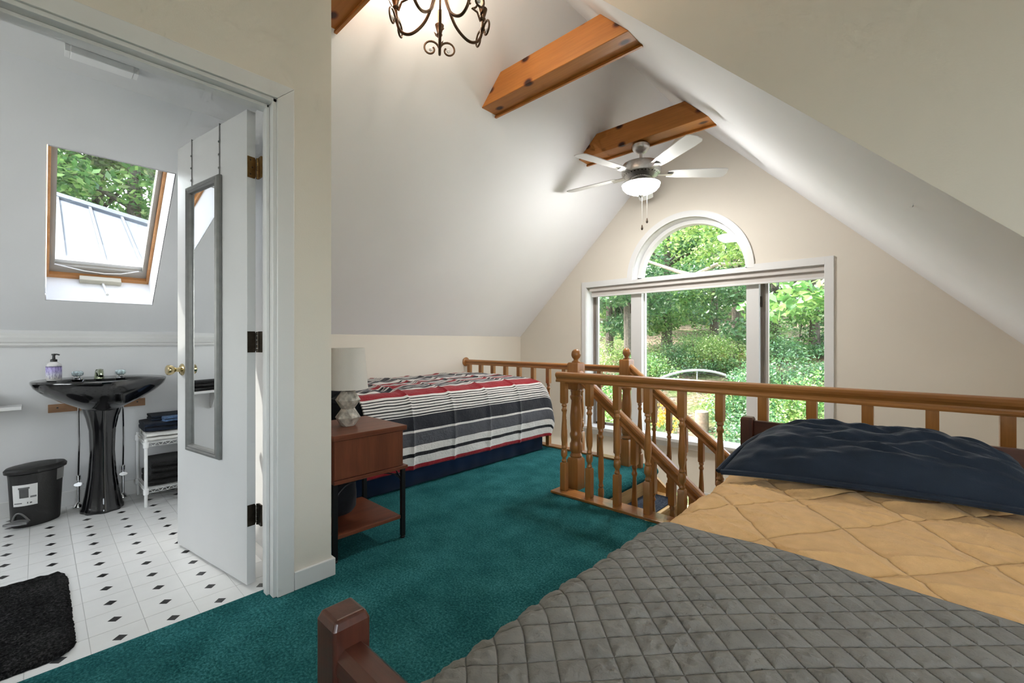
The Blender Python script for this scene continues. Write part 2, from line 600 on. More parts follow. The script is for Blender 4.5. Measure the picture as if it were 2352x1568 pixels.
# bathroom floor: vinyl tiles and dark corner diamonds
bf = B(XK, -2.04, -1.8, .80, -.25, -.0012).build('floor_bathroom', plain('grout', (0.50, 0.50, 0.49), 0.6))
struct(bf, 'white tiled bathroom floor with small black diamonds')
ORG[bf.name] = (0, 0, 0)
P = 0.1525
M_TILE = plain('tile_white', (0.72, 0.72, 0.71), 0.28, vary=0.03, vscale=9, bscale=60, bstr=0.05)
M_DIA = plain('tile_black', (0.018, 0.018, 0.02), 0.3, vary=0.3, vscale=40)
h = P / 2 - 0.0011
t0 = MB().box(-h, h, -h, h, -0.001, 0.0).build('tile', M_TILE, bf)
te = MB().box(-h, .0425, -h, h, -0.001, 0.0).build('tile', M_TILE, bf)
d0 = MB().add([(-.021, 0, -.0008), (0, -.021, -.0008), (.021, 0, -.0008), (0, .021, -.0008), (-.021, 0, .0004), (0, -.021, .0004), (.021, 0, .0004), (0, .021, .0004)],
              [(0, 3, 2, 1), (4, 5, 6, 7), (0, 1, 5, 4), (1, 2, 6, 5), (2, 3, 7, 6), (3, 0, 4, 7)]).build('diamond_inset', M_DIA, bf)
first = True
placed = set()
for i in range(13):
    for j in range(-5, 4):
        x, y = -2.083 - P * i, 0.199 + P * j
        if y + h > 0.78 or x - h < XK:
            continue
        src = te if i == 0 else t0
        if src.name in placed:
            copy_mesh(src, 'tile', bf, (x, y, 0))
        else:
            src.location = (x, y, 0)
            placed.add(src.name)
        if first:
            d0.location = (x, y, 0)
            first = False
        else:
            copy_mesh(d0, 'diamond_inset', bf, (x, y, 0))

# ------------------------------------------------------------------ door casing, jambs, baseboards, rails
tr = MB()
tr.hexa([(XD, DY1 - .004, 0), (XD + .016, DY1 - .004, 0), (XD + .016, .735, 0), (XD, .735, 0), (XD, DY1 - .004, DZ - .0025), (XD + .016, DY1 - .004, DZ - .0025), (XD + .016, .735, DZ + .0615), (XD, .735, DZ + .0615)])
o = tr.build('trim_1', M_TRIM, bevel=.003)
struct(o, 'white side casing of the bathroom door')
o = MB().add([(XD, DY0 - .06, DZ - .002), (XD, DY1 - .004, DZ - .002), (XD, .735, DZ + .062), (XD, DY0 - .06, DZ + .062), (XD + .016, DY0 - .06, DZ - .002), (XD + .016, DY1 - .004, DZ - .002), (XD + .016, .735, DZ + .062), (XD + .016, DY0 - .06, DZ + .062)],
             [(0, 3, 2, 1), (4, 5, 6, 7), (0, 1, 5, 4), (1, 2, 6, 5), (2, 3, 7, 6), (3, 0, 4, 7)]).build('trim_2', M_TRIM, bevel=.002)
struct(o, 'white head casing of the bathroom door')
o = B(XD - .118, XD + .004, DY1 - .017, DY1 - .001, 0, DZ).build('trim_3', M_TRIM, bevel=.002)
struct(o, 'white hinge jamb of the bathroom door')
ORG[o.name] = (0, 0, 0)
B(XD - .07, XD - .035, DY1 - .029, DY1 - .0171, 0, DZ - .017).build('door_stop', M_TRIM, o, bevel=.002)
o = B(XD - .118, XD + .004, DY0, DY1, DZ - .017, DZ - .001).build('trim_4', M_TRIM, bevel=.002)
struct(o, 'white head jamb of the bathroom door')
ORG[o.name] = (0, 0, 0)
B(XD - .07, XD - .035, DY0, DY1 - .018, DZ - .03, DZ - .0171).build('door_stop', M_TRIM, o, bevel=.002)
struct(B(XD - .118, XD + .004, DY0 - .001, DY0 + .016, 0, DZ).build('trim_5', M_TRIM, bevel=.002), 'white latch jamb of the bathroom door')
struct(B(XD, XD + .016, DY0 - .06, DY0 + .002, 0, DZ - .002).build('trim_6', M_TRIM, bevel=.002), 'white latch side casing of the bathroom door')
bb = MB()
bb.box(XD, XD + .014, .737, YB + .014, 0, .077)
bb.box(XK, XD + .0001, YB, YB + .014, 0, .077)
struct(bb.build('baseboard_door_wall', M_TRIM, bevel=.003), 'white baseboard at the end of the door wall')
struct(B(XK, XK + .013, YB + .015, YF, 0, .08).build('baseboard_left', M_TRIM, bevel=.003), 'white baseboard of the knee wall')
struct(B(XK, XK + .012, -1.78, .778, -.001, .095).build('baseboard_bathroom', M_TRIM, bevel=.003), 'white bathroom baseboard behind the sink')
# moulded rail at the top of the bathroom knee wall
pr_ = [(0, 1.022), (.012, 1.022), (.016, 1.032), (.012, 1.040), (.018, 1.05), (.020, 1.075), (.012, 1.088), (.010, 1.103), (0, 1.103)]
struct(MB().prism(pr_, lambda u, w, t: (XK + u, t, w), -1.78, .779).build('trim_7', M_TRIM), 'white moulded rail above the sink')

# ------------------------------------------------------------------ bathroom door, opened into the bathroom
hp, fp = Vector((-2.104, .607, 0)), Vector((-2.802, .490, 0))
dd = (fp - hp).normalized()
dn = Vector((dd.y, -dd.x, 0))     # towards the camera side
if dn.dot(Vector((2, -.5, 0))) < 0:
    dn = -dn
DW = (fp - hp).length
def D(a, b, z):
    """a along the leaf from the hinge, b towards the camera side of the leaf"""
    p = hp + dd * a + dn * b
    return (p.x, p.y, z)
def dbox(mb, a0, a1, b0, b1, z0, z1):
    return mb.hexa([D(a0, b0, z0), D(a1, b0, z0), D(a1, b1, z0), D(a0, b1, z0), D(a0, b0, z1), D(a1, b0, z1), D(a1, b1, z1), D(a0, b1, z1)])
door = dbox(MB(), 0, DW, -.036, 0, .012, 2.043).build('door_1', M_DOOR, bevel=.0015)
struct(door, 'flat white bathroom door standing open')
ORG[door.name] = (0, 0, 0)
M_BRASS = plain('brass', (0.58, 0.47, 0.26), 0.18, 1.0, vary=0.05)
M_ABRASS = plain('antique_brass', (0.22, 0.13, 0.05), 0.38, 1.0, vary=0.2, vscale=60)
M_BRONZE = plain('dark_bronze', (0.055, 0.045, 0.035), 0.4, 1.0, vary=0.2, vscale=60)
def knob(side):
    mb = MB()
    prof = [(.0, 0.0), (.030, 0.0), (.030, .004), (.024, .009), (.012, .012), (.010, .028), (.013, .034), (.022, .042), (.026, .055), (.025, .064), (.020, .068), (.0, .068)]
    n = 18
    rings = []
    for r, t in prof:
        rings.append([Vector(D(DW - .06 + r * math.cos(2 * PI * i / n), (t if side > 0 else -.036 - t), .91)) + Vector((0, 0, r * math.sin(2 * PI * i / n))) for i in range(n)])
    return mb.rings(rings)
knob(1).build('door_knob', M_BRASS, door)
knob(-1).build('door_knob', M_BRASS, door)
for hz, mm in ((1.80, M_ABRASS), (1.05, M_BRONZE), (.306, M_BRONZE)):
    mb = MB()
    # leaf on the hinge edge of the door
    q = []
    for cz, cb in ((-.045, -.001), (.045, -.001), (.045, -.030), (.036, -.035), (-.036, -.035), (-.045, -.030)):
        q.append((cz, cb))
    mb.prism([(b_, z_) for z_, b_ in q], lambda u, w, t: D(t, u, hz + w), -.0045, -.0005)
    hg = mb.build('hinge', mm, door)
    hg['label'] = 'worn brass hinge' if mm is M_ABRASS else 'dark bronze hinge'
    pin = MB()
    for k in range(5):
        z0 = hz - .045 + .018 * k
        c = D(-.009, -.040, 0)
        pin.lathe(c[0], c[1], [(.006, z0), (.006, z0 + .0165)], 10)
    pin.build('hinge_pin', mm, hg)
    B(XD - .155, XD - .1185, DY1 - .024, DY1 - .0175, hz - .045, hz + .045).build('hinge_plate', mm, hg)
    for sz, sb in ((.03, -.012), (0, -.02), (-.03, -.012)):
        pin = MB()
        c = [Vector(D(-.0050, sb + .0035 * math.cos(a), hz + sz + .0035 * math.sin(a))) for a in [2 * PI * k / 8 for k in range(8)]]
        pin.rings([c, [p + dd * .001 for p in c]])
        pin.build('screw', M_BRONZE, hg)

# mirror hung on the door
mir = thing('door_mirror', D(.39, .012, .52), 'tall narrow mirror in a silver grey frame hung over the bathroom door', 'mirror')
M_SILVER = plain('silver_frame', (0.20, 0.20, 0.195), 0.4, 0.4, vary=0.08, vscale=30)
ma0, ma1, mz0, mz1, mw = .224, .566, .515, 1.81, .036
fp_ = [(0, 0), (0, .012), (.006, .020), (.014, .022), (.020, .017), (.026, .020), (.032, .014), (.036, .006), (.036, 0)]
def frame_piece(kind):
    mb = MB()
    r0, r1 = [], []
    for w, hgt in fp_:
        if kind == 'l':
            r0.append(D(ma1 - w, hgt + .001, mz0 + w)); r1.append(D(ma1 - w, hgt + .001, mz1 - w))
        elif kind == 'r':
            r0.append(D(ma0 + w, hgt + .001, mz0 + w)); r1.append(D(ma0 + w, hgt + .001, mz1 - w))
        elif kind == 't':
            r0.append(D(ma0 + w, hgt + .001, mz1 - w)); r1.append(D(ma1 - w, hgt + .001, mz1 - w))
        else:
            r0.append(D(ma0 + w, hgt + .001, mz0 + w)); r1.append(D(ma1 - w, hgt + .001, mz0 + w))
    return mb.rings([r0, r1], True, True, True, False)
for k in 'lrtb':
    frame_piece(k).build('frame_rail', M_SILVER, mir)
M_MIRROR = plain('mirror_glass', (0.86, 0.87, 0.87), 0.01, 1.0, vary=0.0)
dbox(MB(), ma0 + .034, ma1 - .034, .001, .005, mz0 + .034, mz1 - .034).build('mirror_glass', M_MIRROR, mir)
for a in (.245, .535):
    mb = dbox(MB(), a - .0025, a + .0025, .0012, .0035, mz1 - .02, 2.048)
    dbox(mb, a - .0025, a + .0025, -.038, .0035, 2.044, 2.047)
    st = mb.build('hanging_strap', M_SILVER, mir)
    for z in (1.84, 1.90, 1.96):
        dbox(MB(), a - .005, a + .001, .0035, .008, z, z + .008).build('strap_notch', M_SILVER, st)

# ------------------------------------------------------------------ skylight
dep = .25
def K(x, y, d): return fnL(y, x, d)
w2 = MB()
e = .004
for a, b in (((KX0, KY0), (KX1, KY0)), ((KX1, KY0), (KX1, KY1)), ((KX1, KY1), (KX0, KY1)), ((KX0, KY1), (KX0, KY0))):
    a = (a[0] + (e if a[0] == KX0 else -e), a[1] + (e if a[1] == KY0 else -e)); b = (b[0] + (e if b[0] == KX0 else -e), b[1] + (e if b[1] == KY0 else -e))
    w2.add([K(*a, -.001), K(*b, -.001), K(*b, dep + .1), K(*a, dep + .1)], [(0, 1, 2, 3)])
sw = w2.build('window_2', M_SLOPE)
struct(sw, 'skylight in the sloping bathroom ceiling')
ORG[sw.name] = (0, 0, 0)
def kbox(x0, x1, y0, y1, d0, d1):
    return MB().hexa([K(x0, y0, d0), K(x1, y0, d0), K(x1, y1, d0), K(x0, y1, d0), K(x0, y0, d1), K(x1, y0, d1), K(x1, y1, d1), K(x0, y1, d1)])
kp = wood('skylight_pine', (0.42, 0.17, 0.05), (0.66, 0.34, 0.13), 1, 0.4, 14, 0.08)
kx = wood('skylight_pine', (0.42, 0.17, 0.05), (0.66, 0.34, 0.13), 0, 0.4, 14, 0.08)
kbox(KX0, KX0 + .022, KY0, KY1, .205, .30).build('sill_frame', kp, sw)
kbox(KX1 - .022, KX1, KY0, KY1, .205, .30).build('head_frame', kp, sw)
kbox(KX0 + .022, KX1 - .022, KY0, KY0 + .018, .205, .30).build('side_frame', kx, sw)
kbox(KX0 + .022, KX1 - .022, KY1 - .018, KY1, .205, .30).build('side_frame', kx, sw)
M_SASH = plain('sash_grey', (0.36, 0.34, 0.30), 0.5, vary=0.1)
kbox(KX0 + .022, KX0 + .06, KY0 + .018, KY1 - .018, .235, .29).build('sash_rail', M_SASH, sw)
kbox(KX1 - .05, KX1 - .022, KY0 + .018, KY1 - .018, .235, .29).build('sash_rail', M_SASH, sw)
kbox(KX0 + .06, KX1 - .05, KY0 + .018, KY0 + .042, .235, .29).build('sash_stile', M_SASH, sw)
kbox(KX0 + .06, KX1 - .05, KY1 - .042, KY1 - .018, .235, .29).build('sash_stile', M_SASH, sw)
M_WPLASTIC = plain('white_plastic', (0.80, 0.80, 0.79), 0.35, vary=0.02)
kbox(KX0 + .06, KX0 + .078, KY0 + .042, KY1 - .042, .262, .286).build('screen_bar', M_WPLASTIC, sw)
kbox(KX0 + .055, KX1 - .04, KY0 + .03, KY1 - .03, .294, .300).build('pane', M_GLASS, sw)
op = kbox(KX0 + .004, KX0 + .030, .18, .38, .165, .205).build('opener_cover', plain('opener_beige', (0.52, 0.49, 0.40), 0.5), sw, bevel=.004)
cr = MB().tube([K(KX0 + .012, .29, .165), K(KX0 + .006, .30, .11), K(KX0 + .012, .305, .075), K(KX0 + .02, .305, .05)], [.007, .006, .005, .008], 8)
cr.build('crank_handle', M_WPLASTIC, op)
MB().tube([K(KX0 + .065, .07, .235), K(KX0 + .045, .20, .225), K(KX0 + .04, .30, .222)], .004, 6).build('opener_arm', M_WPLASTIC, sw)
MB().tube([K(KX0 + .065, .47, .235), K(KX0 + .045, .38, .225), K(KX0 + .04, .30, .222)], .004, 6).build('opener_arm', M_WPLASTIC, sw)

# ------------------------------------------------------------------ gable window
YP = YG + .16       # sash plane
w1 = MB()
# reveals
w1.box(WX0 - .02, WX0 + .003, YG - .001, YP + .05, WZ0, WZ1)
w1.box(WX1 - .003, WX1 + .02, YG - .001, YP + .05, WZ0, WZ1)
w1.box(WX0, WX1, YG - .001, YP + .05, WZ1 - .003, WZ1 + .02)
ring = []
for k in range(37):
    a = PI * k / 36
    ring.append((AX + math.cos(a) * (AR - .003), AZ + math.sin(a) * (AR - .003)))
for (xa, za), (xb, zb) in zip(ring[:-1], ring[1:]):
    w1.add([(xa, YG, za), (xb, YG, zb), (xb, YP + .05, zb), (xa, YP + .05, za)], [(0, 1, 2, 3)], True)
w1.box(AX - AR, AX + AR, YG + .0005, YP + .05, AZ - .015, AZ + .003)
win = w1.build('window_1', M_TRIM)
struct(win, 'large three part window with an arched light above')
ORG[win.name] = (0, 0, 0)
cw = .06
yc0, yc1 = YG - .016, YG
B(WX0 - cw, WX0, yc0, yc1, -.02, WZ1 + .065).build('casing', M_TRIM, win, bevel=.002)
B(WX1, WX1 + .065, yc0, yc1, -.02, WZ1 + .065).build('casing', M_TRIM, win, bevel=.002)
hc = MB()
hc.box(WX0, AX - AR, yc0, yc1, WZ1, WZ1 + .065)
hc.box(AX + AR, WX1, yc0, yc1, WZ1, WZ1 + .065)
hc.box(AX - AR, AX + AR, yc0, yc1, WZ1, AZ)
hc.build('head_casing', M_TRIM, win)
ac = []
def arc(r, n=36, a0=0.0, a1=PI): return [(AX + math.cos(a0 + (a1 - a0) * k / n) * r, AZ + math.sin(a0 + (a1 - a0) * k / n) * r) for k in range(n + 1)]
def arch_band(r0, r1, y0, y1):
    mb = MB()
    rings = []
    for (xa, za), (xb, zb) in zip(arc(r0), arc(r1)):
        rings.append([(xa, y0, za), (xb, y0, zb), (xb, y1, zb), (xa, y1, za)])
    return mb.rings(rings, True, True, True, True)
arch_band(AR, AR + .062, yc0 - .0015, yc1 - .0005).build('arch_casing', M_TRIM, win)
arch_band(AR - .045, AR, YP - .045, YP + .04).build('arch_frame', M_TRIM, win)
B(AX - AR, AX + AR, YP - .045, YP + .04, AZ, AZ + .03).build('arch_sill', M_TRIM, win)
g = MB()
pts = [(AX + math.cos(PI * k / 24) * (AR - .02), YP + .02, AZ + math.sin(PI * k / 24) * (AR - .02)) for k in range(25)]
g.add(pts, [tuple(range(25))])
g.build('pane', M_GLASS, win)
# mullions and sashes
m1a, m1b, m2a, m2b = -2.40, -2.27, -1.205, -1.095
B(m1a, m1b, YP - .07, YP + .06, WZ0, WZ1).build('mullion', M_TRIM, win, bevel=.004)
B(m2a, m2b, YP - .07, YP + .06, WZ0, WZ1).build('mullion', M_TRIM, win, bevel=.004)
M_ALU = plain('bronze_sash', (0.22, 0.19, 0.16), 0.45, 0.4, vary=0.15)
M_SCR = plain('grey_sash', (0.45, 0.44, 0.42), 0.4, 0.5, vary=0.08)
for (x0, x1) in ((WX0, m1a), (m2b, WX1)):
    B(x0, x0 + .032, YP - .01, YP + .04, WZ0, WZ1).build('sash_stile', M_ALU, win)
    B(x0 + .032, x0 + .062, YP, YP + .035, WZ0, WZ1).build('screen_stile', M_SCR, win)
    B(x1 - .022, x1, YP - .01, YP + .04, WZ0, WZ1).build('sash_stile', M_ALU, win)
    B(x0, x1, YP - .005, YP + .04, WZ0, WZ0 + .03).build('sash_rail', M_ALU, win)
    B(x0 + .05, x1 - .02, YP + .018, YP + .022, WZ0 + .02, WZ1).build('pane', M_GLASS, win)
B(m1b, m2a, YP + .018, YP + .022, WZ0, WZ1).build('pane', M_GLASS, win)
B(m1b, m1b + .012, YP - .01, YP + .03, WZ0, WZ1).build('stop_bead', M_TRIM, win)
B(m2a - .012, m2a, YP - .01, YP + .03, WZ0, WZ1).build('stop_bead', M_TRIM, win)
for zc in (1.43, .30):
    B(m2b - .006, m2b + .012, YP - .03, YP - .01, zc - .05, zc + .05).build('sash_lock', M_BRONZE, win, bevel=.003)
    B(m1a - .03, m1a - .006, YP - .03, YP - .01, zc - .05, zc + .05).build('sash_lock', M_BRONZE, win, bevel=.003)
B(WX0 + .05, WX0 + .17, YP - .03, YP + .0, WZ0 + .012, WZ0 + .035).build('crank_base', M_BRONZE, win, bevel=.004)
B(WX0 - .09, WX1 + .09, YG - .055, YP + .05, WZ0 - .03, WZ0 + .003).build('stool', M_TRIM, win, bevel=.004)
B(WX0 - .06, WX1 + .06, YG - .015, YG, WZ0 - .09, WZ0 - .03).build('apron', M_TRIM, win, bevel=.002)
# window of the storey below
w3 = MB()
w3.box(LX0 - .06, LX0, YG - .015, YG + .16, LZ0 - .06, LZ1 + .06)
w3.box(LX1, LX1 + .06, YG - .015, YG + .16, LZ0 - .06, LZ1 + .06)
w3.box(LX0, LX1, YG - .015, YG + .16, LZ1, LZ1 + .06)
w3.box(LX0, LX1, YG - .015, YG + .16, LZ0 - .06, LZ0)
w3.box(-1.63, -1.57, YG + .05, YG + .15, LZ0, LZ1)
o = w3.build('window_3', M_TRIM)
struct(o, 'window of the storey below, glimpsed past the stairs')
ORG[o.name] = (0, 0, 0)
B(LX0, LX1, YG + .10, YG + .104, LZ0, LZ1).build('pane', M_GLASS, o)
# windows added out of frame for the fill lamps: dormer, rear wall, bathroom end
def plain_window(name, label, fn, u0, u1, z0, z1):
    mb = MB()
    t = .05
    for a0, a1, c0, c1 in ((u0 - t, u0, z0 - t, z1 + t), (u1, u1 + t, z0 - t, z1 + t), (u0, u1, z1, z1 + t), (u0, u1, z0 - t, z0), ((u0 + u1) / 2 - .02, (u0 + u1) / 2 + .02, z0, z1)):
        mb.hexa([fn(a0, -.016, c0), fn(a1, -.016, c0), fn(a1, .05, c0), fn(a0, .05, c0), fn(a0, -.016, c1), fn(a1, -.016, c1), fn(a1, .05, c1), fn(a0, .05, c1)])
    o = mb.build(name, M_TRIM)
    struct(o, label)
    ORG[o.name] = (0, 0, 0)
    MB().hexa([fn(u0, .02, z0), fn(u1, .02, z0), fn(u1, .023, z0), fn(u0, .023, z0), fn(u0, .02, z1), fn(u1, .02, z1), fn(u1, .023, z1), fn(u0, .023, z1)]).build('pane', M_GLASS, o)
plain_window('added_window_4', 'unseen dormer window right of the bed, added for a fill lamp', lambda u, d, z: (XW + d, u, z), -1.395, .795, .955, 2.145)
plain_window('added_window_5', 'unseen window in the rear wall behind the camera, added for a fill lamp', lambda u, d, z: (u, YBACK - d, z), .505, 1.695, .855, 2.145)
plain_window('added_window_6', 'unseen bathroom end window left of the frame, added for a fill lamp', lambda u, d, z: (u, -1.78 - d, z), -3.495, -2.505, .855, 1.845)
# roller shade
rs = thing('roller_shade', (AX, YG + .05, 1.62), 'rolled up pale grey shade across the top of the big window', 'shade')
M_SHADE = plain('shade_fabric', (0.60, 0.565, 0.53), 0.7, vary=0.03)
B(WX0 + .03, WX1 - .002, YG + .015, YG + .085, 1.652, 1.699).build('cassette', M_SHADE, rs, bevel=.004)
B(WX0 + .045, WX1 - .006, YG + .045, YG + .05, 1.600, 1.652).build('shade_cloth', M_SHADE, rs)
B(WX0 + .045, WX1 - .006, YG + .04, YG + .055, 1.585, 1.603).build('hem_bar', M_TRIM, rs, bevel=.003)

# ------------------------------------------------------------------ ceiling beams
LBL = ['stained pine beam partly hidden behind the door wall', 'stained pine beam between the chandelier and the fan', 'stained pine beam that carries the ceiling fan']
for k, y0 in enumerate((.94, 2.16, 3.385)):
    y1 = y0 + .150
    zb, zt = 2.725, 2.905
    def xl(z): return XA + (z - ZA) / SL
    def xr(z): return XA + (z - ZA) / SR
    if k == 0:
        xr = lambda z: XW
    bm = MB().hexa([(xl(zb), y0, zb), (xr(zb), y0, zb), (xr(zb), y1, zb), (xl(zb), y1, zb), (xl(zt), y0, zt), (xr(zt), y0, zt), (xr(zt), y1, zt), (xl(zt), y1, zt)])
    beam = thing('ceiling_beam', (XA, y0 + .075, zb), LBL[k], 'beam', 'pine beams across the ceiling')
    bm.build('beam_body', pine(0), beam, bevel=.004)
    for ya in (y0 - .008, y1 - .008):
        pf = [(ya, zb - .016), (ya + .016, zb - .016), (ya + .016, zb - .002), (ya + .012, zb + .006), (ya + .004, zb + .006), (ya, zb - .002)]
        if ya > y0:
            MB().prism(pf, lambda u, w, t: (t, u, w), xl(zb - .01) + .004, xr(zb - .01) - .004).build('edge_moulding', pine(0), beam)
# ------------------------------------------------------------------ stairs
stair = thing('staircase', (XS, 3.05, -.25), 'stairs with dark blue grey carpet treads going down to the right', 'staircase')
RISE, RUN = .190, .236
M_RISER = wood('riser', (0.55, 0.34, 0.12), (0.74, 0.52, 0.24), 1, 0.45, 10, 0.06)
M_NOSE = wood('tread_oak', (0.55, 0.33, 0.12), (0.78, 0.52, 0.24), 1, 0.35, 14, 0.06)
SY0, SY1 = 2.565, 3.50
for k in range(12):
    x = XS + RUN * k
    z = -RISE * (k + 1)
    B(x - .02, x, SY0, SY1, z, z + RISE - (.07 if k == 0 else .028)).build('riser', M_RISER, stair)
    if k < 11:
        t = B(x - .02, x + RUN + .02, SY0, SY1, z - .028, z).build('tread', M_NOSE, stair, bevel=.006)
        B(x + .002, x + RUN - .004, SY0 + .09, SY1 - .09, z, z + .008).build('carpet_pad', M_STAIRCARPET, t, bevel=.003)
def sz(x): return -RISE * (1 + math.floor((x - XS) / RUN)) if x > XS else 0.0
slope = -RISE / RUN
for y0, y1 in ((SY0 - .03, SY0 - .001), (SY1 + .001, SY1 + .03)):
    xe = XS + RUN * 11.5
    MB().hexa([(XS - .02, y0, -.33), (xe, y0, -.33 + slope * (xe - XS)), (xe, y1, -.33 + slope * (xe - XS)), (XS - .02, y1, -.33),
               (XS - .02, y0, -.045), (xe, y0, -.045 + slope * (xe - XS)), (xe, y1, -.045 + slope * (xe - XS)), (XS - .02, y1, -.045)]).build('stringer', M_RISER, stair)
# unseen lamp added in the hall below to brighten the open well
hl = thing('added_hall_lamp', (-2.9, 2.9, -.30), 'round white unseen lamp added under the landing to brighten the stairwell', 'lamp')
MB().lathe(-2.9, 2.9, [(.16, -.252), (.165, -.275), (.15, -.285), (0, -.286)], 28).build('lamp_base', M_TRIM, hl)
MB().lathe(-2.9, 2.9, [(.145, -.286), (.14, -.31), (.10, -.335), (.04, -.345), (0, -.346)], 28, cap=False).build('lamp_bowl', glow('added_hall_glow', (1.0, .95, .88), 90.0), hl)
# ------------------------------------------------------------------ railings
def sq(cx, cy_, w, z):
    return [(cx - w, cy_ - w, z), (cx + w, cy_ - w, z), (cx + w, cy_ + w, z), (cx - w, cy_ + w, z)]

def baluster(mb, cx, cy_, z0, z1, slope_top=0.0, w=.0205, zb=.195, ztb=.15, n=12):
    """square ends, turned middle"""
    h = z1 - z0
    a, b = z0 + zb, z1 - ztb
    mb.rings([sq(cx, cy_, w, z0), sq(cx, cy_, w, a - .008), sq(cx, cy_, w * .8, a)], True, True, True, False)
    t = b - a
    P_ = [(0, .62), (.025, .78), (.055, .55), (.085, .60), (.105, .88), (.14, .93), (.20, .90), (.225, .66), (.25, .84), (.275, .62), (.30, .60), (.36, .84), (.46, .92), (.60, .80), (.75, .62), (.85, .54), (.875, .80), (.895, .84), (.915, .60), (.945, .58), (.965, .82), (1.0, .66)]
    mb.lathe(cx, cy_, [(w * 1.17 * r, a + t * f) for f, r in P_], n)
    top = [(x, y, z1 + slope_top * (x - cx)) for x, y, _ in sq(cx, cy_, w, 0)]
    mb.rings([sq(cx, cy_, w * .8, b), sq(cx, cy_, w, b + .008), top], True, True, True, False)
    return mb

RAILP = [(-.024, -.036), (.024, -.036), (.026, -.026), (.020, -.018), (.020, -.010), (.030, .004), (.032, .016), (.026, .028), (.012, .034), (-.012, .034), (-.026, .028), (-.032, .016), (-.030, .004), (-.020, -.010), (-.020, -.018), (-.026, -.026)]

# near guard rail along the stairwell
ng = thing('guard_railing', (-.7, YR, 0), 'oak guard railing with turned balusters behind the gray and tan bed', 'railing')
ZRC = .806
MB().prism([(-v_, z_) for v_, z_ in RAILP], lambda u, w, t: (t, YR + u, ZRC + w), -1.875, XRK).build('handrail', oak(0), ng, bevel=.002)
B(-1.885, XRK, YR - .07, YR + .055, 0.0, .016).build('shoe_rail', oak(0), ng, bevel=.003)
b0 = None
for i in range(12):
    x = -1.818 + .2065 * i
    if b0 is None:
        b0 = baluster(MB(), x, YR, .016, ZRC - .036).build('baluster', oak(2), ng)
    else:
        copy_mesh(b0, 'baluster', ng, (.2065 * i, 0, 0))

# far guard rail at the floor edge
YFR = 3.50
fg = thing('guard_railing', (-2.9, YFR, 0), 'oak guard railing at the foot of the striped bed', 'railing')
ZFC = .812
MB().prism([(-v_ * .85, z_ * .85) for v_, z_ in RAILP], lambda u, w, t: (t, YFR + u, ZFC + w), XK + .012, -1.87).build('handrail', oak(0), fg, bevel=.002)
ro = MB()
ro.rings([[(XK + d_, YFR + r_ * math.cos(2 * PI * i / 20), ZFC + r_ * math.sin(2 * PI * i / 20)) for i in range(20)] for r_, d_ in ((.052, .0), (.054, .008), (.046, .016), (.036, .02))])
ro.build('rosette', oak(2), fg)
f0 = None
for i in range(10):
    x = -3.93 + .1985 * i
    if f0 is None:
        f0 = baluster(MB(), x, YFR, 0.016, ZFC - .03, zb=.19).build('baluster', oak(2), fg)
    else:
        copy_mesh(f0, 'baluster', fg, (.1985 * i, 0, 0))
B(XK + .014, -1.9, YFR - .03, YF, 0.0, .016).build('shoe_rail', oak(0), fg, bevel=.003)

def newel(mb, cx, cy_, z0):
    w = .045
    mb.rings([sq(cx, cy_, w, z0), sq(cx, cy_, w, .205), sq(cx, cy_, w * .82, .222)], True, True, True, False)
    P_ = [(.222, .82), (.235, .92), (.245, .80), (.255, .74), (.275, .90), (.32, .92), (.335, .76), (.35, .74), (.375, .90), (.39, .92), (.405, .78), (.42, .80), (.46, .88), (.52, .87), (.58, .76), (.63, .68), (.645, .84), (.66, .88), (.67, .74), (.69, .76), (.70, .86), (.71, .74)]
    mb.lathe(cx, cy_, [(w * 1.08 * r, z) for z, r in P_], 20)
    mb.rings([sq(cx, cy_, w * .82, .708), sq(cx, cy_, w, .722), sq(cx, cy_, w, .892), sq(cx, cy_, w * .85, .902)], True, True, True, False)
    return mb
def finial(cx, cy_):
    return MB().lathe(cx, cy_, [(.0, .900), (.030, .900), (.031, .908), (.022, .914), (.017, .922), (.018, .927), (.027, .936), (.033, .950), (.034, .963), (.030, .980), (.020, .992), (.008, .998), (0, .999)], 20)

def stair_rail(y, newx, label, x0, n, first_z):
    t = thing('stair_railing', (newx, y, 0), label, 'railing')
    nw = newel(MB(), newx, y, 0.0 if newx < XS else -.2).build('newel_post', oak(2), t)
    finial(newx, y).build('finial', oak(2), nw)
    zc = lambda x: first_z - .805 * (x - (newx + .045))
    xe = newx + 2.55
    ang = math.atan(-.805)
    mb = MB()
    pl = [(-v_, z_) for v_, z_ in RAILP]
    ra = [(newx + .04, y + u, zc(newx + .04) + w / math.cos(ang)) for u, w in pl]
    rb = [(xe, y + u, zc(xe) + w / math.cos(ang)) for u, w in pl]
    mb.rings([ra, rb], True, True, True, False)
    mb.build('handrail', oak(0), t, bevel=.002)
    for i in range(n):
        x = x0 + .125 * i
        zb = sz(x)
        ztop = zc(x) - .036 / math.cos(ang)
        baluster(MB(), x, y, zb, ztop, slope_top=-.805, w=.019, zb=.12, ztb=.17 + .05 * (i % 2)).build('baluster', oak(2), t)
    return t
stair_rail(2.635, -1.812, 'near oak stair handrail with ball topped newel, closer to the camera', -1.605, 13, .80)
stair_rail(3.42, -1.832, 'far oak stair handrail with ball topped newel, nearer the window', -1.71, 14, .818)

